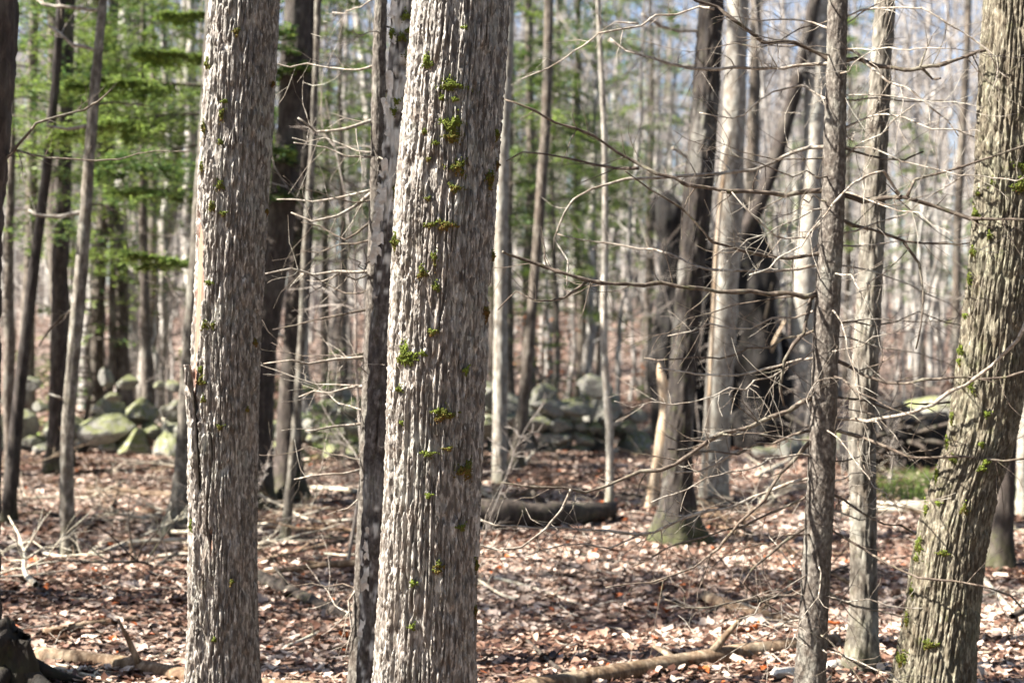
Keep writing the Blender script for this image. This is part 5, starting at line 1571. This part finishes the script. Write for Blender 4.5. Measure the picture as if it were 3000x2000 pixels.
while npole < 290:
    y = math.sqrt(rf.uniform(20.5 ** 2, 70 ** 2))
    x = rf.uniform(-1, 1) * (0.39 * y + 1.0)
    if not far_ok(x, y, 0.35): continue
    pos.append((x, y)); npole += 1
    pk = 6 + npole % 2
    yt = copy_tree(FT[pk], (x, y, gh(x, y)), rf.uniform(0, 6.28), float(rf.uniform(0.8, 1.3)), None, 'slender poles in the woods beyond the wall', (rf.normal(0, .04), rf.normal(0, .04)))
    yt.name = 'young_tree'
# bare trees to the left of the view whose crowns shade the floor
LEFT = []
tries = 0
while len(LEFT) < 12 and tries < 5000:
    tries += 1
    y = rf.uniform(8.6, 23)
    x = -(0.36 * y + 1.2) - rf.uniform(0.3, 13)
    if abs(y - 4.9) > 1.2 and all((a - x) ** 2 + (b - y) ** 2 > 6 for a, b in LEFT):
        LEFT.append((x, y))
for k, (x, y) in enumerate(LEFT):
    pi = [0, 2, 3, 4, 1][k % 5]
    lb = ['straight pale grey bare tree', 'thick pale bare tree', 'brown barked bare tree', 'forked pale bare tree', 'slender pale bare tree'][k % 5] + ' in the near woods past the dark edge trunk'
    copy_tree(FT[pi], (x, y, gh(x, y)), rf.uniform(0, 6.28), float(rf.uniform(0.85, 1.15)), lb, 'bare trees beside the clearing')
SKY_BLOCK = []  # unseen trees added at the right and behind the camera to block skylight
tries = 0
while len(SKY_BLOCK) < 56 and tries < 9000:
    tries += 1
    if tries % 2:
        y = rf.uniform(-6, 24); x = max(0.40 * y, 0) + rf.uniform(2.2, 15)
    else:
        y = rf.uniform(-16, -2.5); x = rf.uniform(-12, 14)
    if all((a - x) ** 2 + (b - y) ** 2 > 3.5 for a, b in SKY_BLOCK):
        SKY_BLOCK.append((x, y))
for k, (x, y) in enumerate(SKY_BLOCK):
    side = y > -2
    if k % 5 < 3:
        o = copy_tree(HEMS[2 if k % 2 else 0], (x, y, gh(x, y)), rf.uniform(0, 6.28), float(rf.uniform(0.9, 1.2)), 'unseen hemlock in the woods past the leaning ash, added to block skylight' if side else 'unseen hemlock on the near side of the clearing, added to block skylight', 'hemlocks added around the clearing')
        o.name = 'sky_block_hemlock'
    else:
        o = copy_tree(FT[[0, 2, 4][k % 3]], (x, y, gh(x, y)), rf.uniform(0, 6.28), float(rf.uniform(0.9, 1.2)), 'unseen bare tree in the woods past the leaning ash, added to block skylight' if side else 'unseen bare tree on the near side of the clearing, added to block skylight', 'bare trees added around the clearing')
        o.name = 'sky_block_tree'
for h in HEM:
    for c in list(h.children): bpy.data.objects.remove(c)
    bpy.data.objects.remove(h)
# undergrowth saplings
def make_sapling(seed, H):
    rng = np.random.default_rng(seed)
    mb = MB()
    lp = grow(mb, (0, 0, -0.05), (rng.normal(0, .12), rng.normal(0, .12), 1), H, 0.004 + 0.003 * H, 0.002, 9, 5, 0.11, 0.03, rng)
    for j in range(16):
        k = int(rng.integers(2, 9))
        az = rng.uniform(0, 6.28)
        tp = grow(mb, lp[k], (math.cos(az), math.sin(az), 0.6), H * rng.uniform(0.12, 0.32), 0.0035, 0.0015, 5, 4, 0.28, 0.0, rng)
        for t in range(3):
            e = tp[2 + t % 2] - tp[1]
            grow(mb, tp[1 + t], e / np.linalg.norm(e) + rng.normal(0, .5, 3), H * 0.08, 0.003, 0.0015, 2, 3, .15, .03, rng)
    return mb.mesh('sapling', M['sapling'])
SAP = [make_sapling(800 + i, h) for i, h in enumerate([1.6, 2.4, 3.4, 1.0])]
rsap = np.random.default_rng(15)
for k in range(300):
    if k < 14:
        y = rsap.uniform(9.5, 17.5)
        x = rsap.uniform(-0.37, 0.37) * y
        lb, gp = 'thin twiggy sapling in front of the stone wall', 'saplings before the wall'
    else:
        y = math.sqrt(rsap.uniform(19.5 ** 2, 42 ** 2))
        x = rsap.uniform(-0.38, 0.38) * y
        lb, gp = 'thin twiggy sapling in the brush beyond the stone wall', 'saplings beyond the wall'
    o = obj('sapling', SAP[3 if k < 14 and k % 2 else k % 4], None, (x, y, gh(x, y)))
    s = rsap.uniform(0.7, 1.3)
    o.scale = (s, s, s)
    o.rotation_euler = (rsap.normal(0, .12), rsap.normal(0, .12), rsap.uniform(0, 6.28))
    tag(o, lb, 'sapling', gp)
for h in FT:
    for c in list(h.children): bpy.data.objects.remove(c)
    bpy.data.objects.remove(h)

# far woods as one mass
mb = MB()
rw = np.random.default_rng(31)
for k in range(1000):
    y = math.sqrt(rw.uniform(80 ** 2, 200 ** 2))
    x = rw.uniform(-0.42, 0.42) * y
    g = gh(x, y)
    H = rw.uniform(18, 28)
    r = rw.uniform(0.08, 0.18)
    lx = rw.normal(0, .4)
    mb.tube(np.array([[x, y, g - .3], [x + lx * .4, y, g + H * .5], [x + lx, y, g + H]]), [r, r * .7, .02], 5, False)
    for j in range(40):
        f = rw.uniform(0.25, 1.0)
        az = rw.uniform(0, 6.28)
        L = rw.uniform(0.8, 3.0) * (1.2 - .6 * f)
        p = np.array([x + lx * f, y, g + H * f])
        d = np.array([math.cos(az), math.sin(az), rw.uniform(.4, 1.4)])
        w = rw.uniform(.012, .035)
        e = p + d * L
        m_ = p + d * L * .5 + rw.normal(0, .15, 3)
        mb.add(np.array([p + [w, 0, 0], p - [w, 0, 0], m_ - [w * .8, 0, 0], m_ + [w * .8, 0, 0], e]), [[0, 1, 2, 3]], [[3, 2, 4]])
fw = obj('distant_woods', mb.mesh('distant_woods', M['crown']))
tag(fw, 'distant mass of bare grey trees on the rising ground', 'woods', kind='stuff')

# orange beech saplings keeping their leaves
def beech(px, Y, H, n, label, seed):
    rng = np.random.default_rng(seed)
    x = (px - 1500) / FPX * Y
    root = thing('beech_sapling', label, 'sapling', (x, Y, gh(x, Y)))
    mb, lf = MB(), MB()
    lp = grow(mb, (0, 0, -.05), (0, 0, 1), H, 0.012, 0.003, 8, 5, .06, .03, rng)
    for i in range(n):
        k = int(rng.integers(3, 8))
        az = rng.uniform(0, 6.28)
        tp = grow(mb, lp[k], (math.cos(az), math.sin(az), .25), rng.uniform(.3, .8), .004, .002, 4, 3, .15, 0, rng)
        for j in range(7):
            c = tp[1 + j % 4] + rng.normal(0, .05, 3)
            a = rng.normal(0, 1, 3); a /= np.linalg.norm(a)
            b = np.cross(a, rng.normal(0, 1, 3)); b /= np.linalg.norm(b)
            lf.add(np.array([c - a * .045, c + b * .022, c + a * .045, c - b * .022]), [[0, 1, 2, 3]], None, rng.random())
    obj('stem', mb.mesh('stem', M['crown']), root)
    obj('leaves', lf.mesh('leaves', M['leaf_orange'], False, 'tint'), root)
beech(1560, 23.5, 2.0, 12, 'beech sapling with orange dead leaves behind the slender brown trunk', 1)
beech(1655, 24.5, 1.9, 12, 'beech sapling with orange dead leaves beyond the wall beside the thin pale sapling', 2)
beech(1880, 28, 2.2, 10, 'beech sapling with orange dead leaves near the rotten snag', 3)

# grass patches
def grass(px0, px1, py0, py1, n, seed, label):
    rng = np.random.default_rng(seed)
    mb = MB()
    near, far = on_ground((px0 + px1) / 2, py1), on_ground((px0 + px1) / 2, py0)
    fy = rng.uniform(near.y, far.y, n)
    fx = (rng.uniform(px0, px1, n) - 1500) / FPX * fy
    fz = ground_h(fx, fy)
    for i in range(n):
        g = (fx[i], fy[i], fz[i])
        h = rng.uniform(.05, .14)
        a = rng.uniform(0, 6.28)
        w = np.array([math.cos(a), math.sin(a), 0]) * .006
        l = np.array([rng.normal(0, .04), rng.normal(0, .04), h])
        p = np.array(g)
        mb.add(np.array([p - w, p + w, p + l * .55 + w * .7, p + l * .55 - w * .7, p + l + np.array([l[0] * .7, l[1] * .7, -.01])]), [[0, 1, 2, 3]], [[3, 2, 4]], rng.random())
    o = obj('grass', mb.mesh('grass', M['grass'], False, 'tint'))
    tag(o, label, 'grass', kind='stuff')
grass(2570, 2790, 1388, 1470, 1100, 1, 'bright green grass in front of the black root mound')
grass(2940, 3030, 1395, 1480, 500, 2, 'bright green grass behind the level pale log')
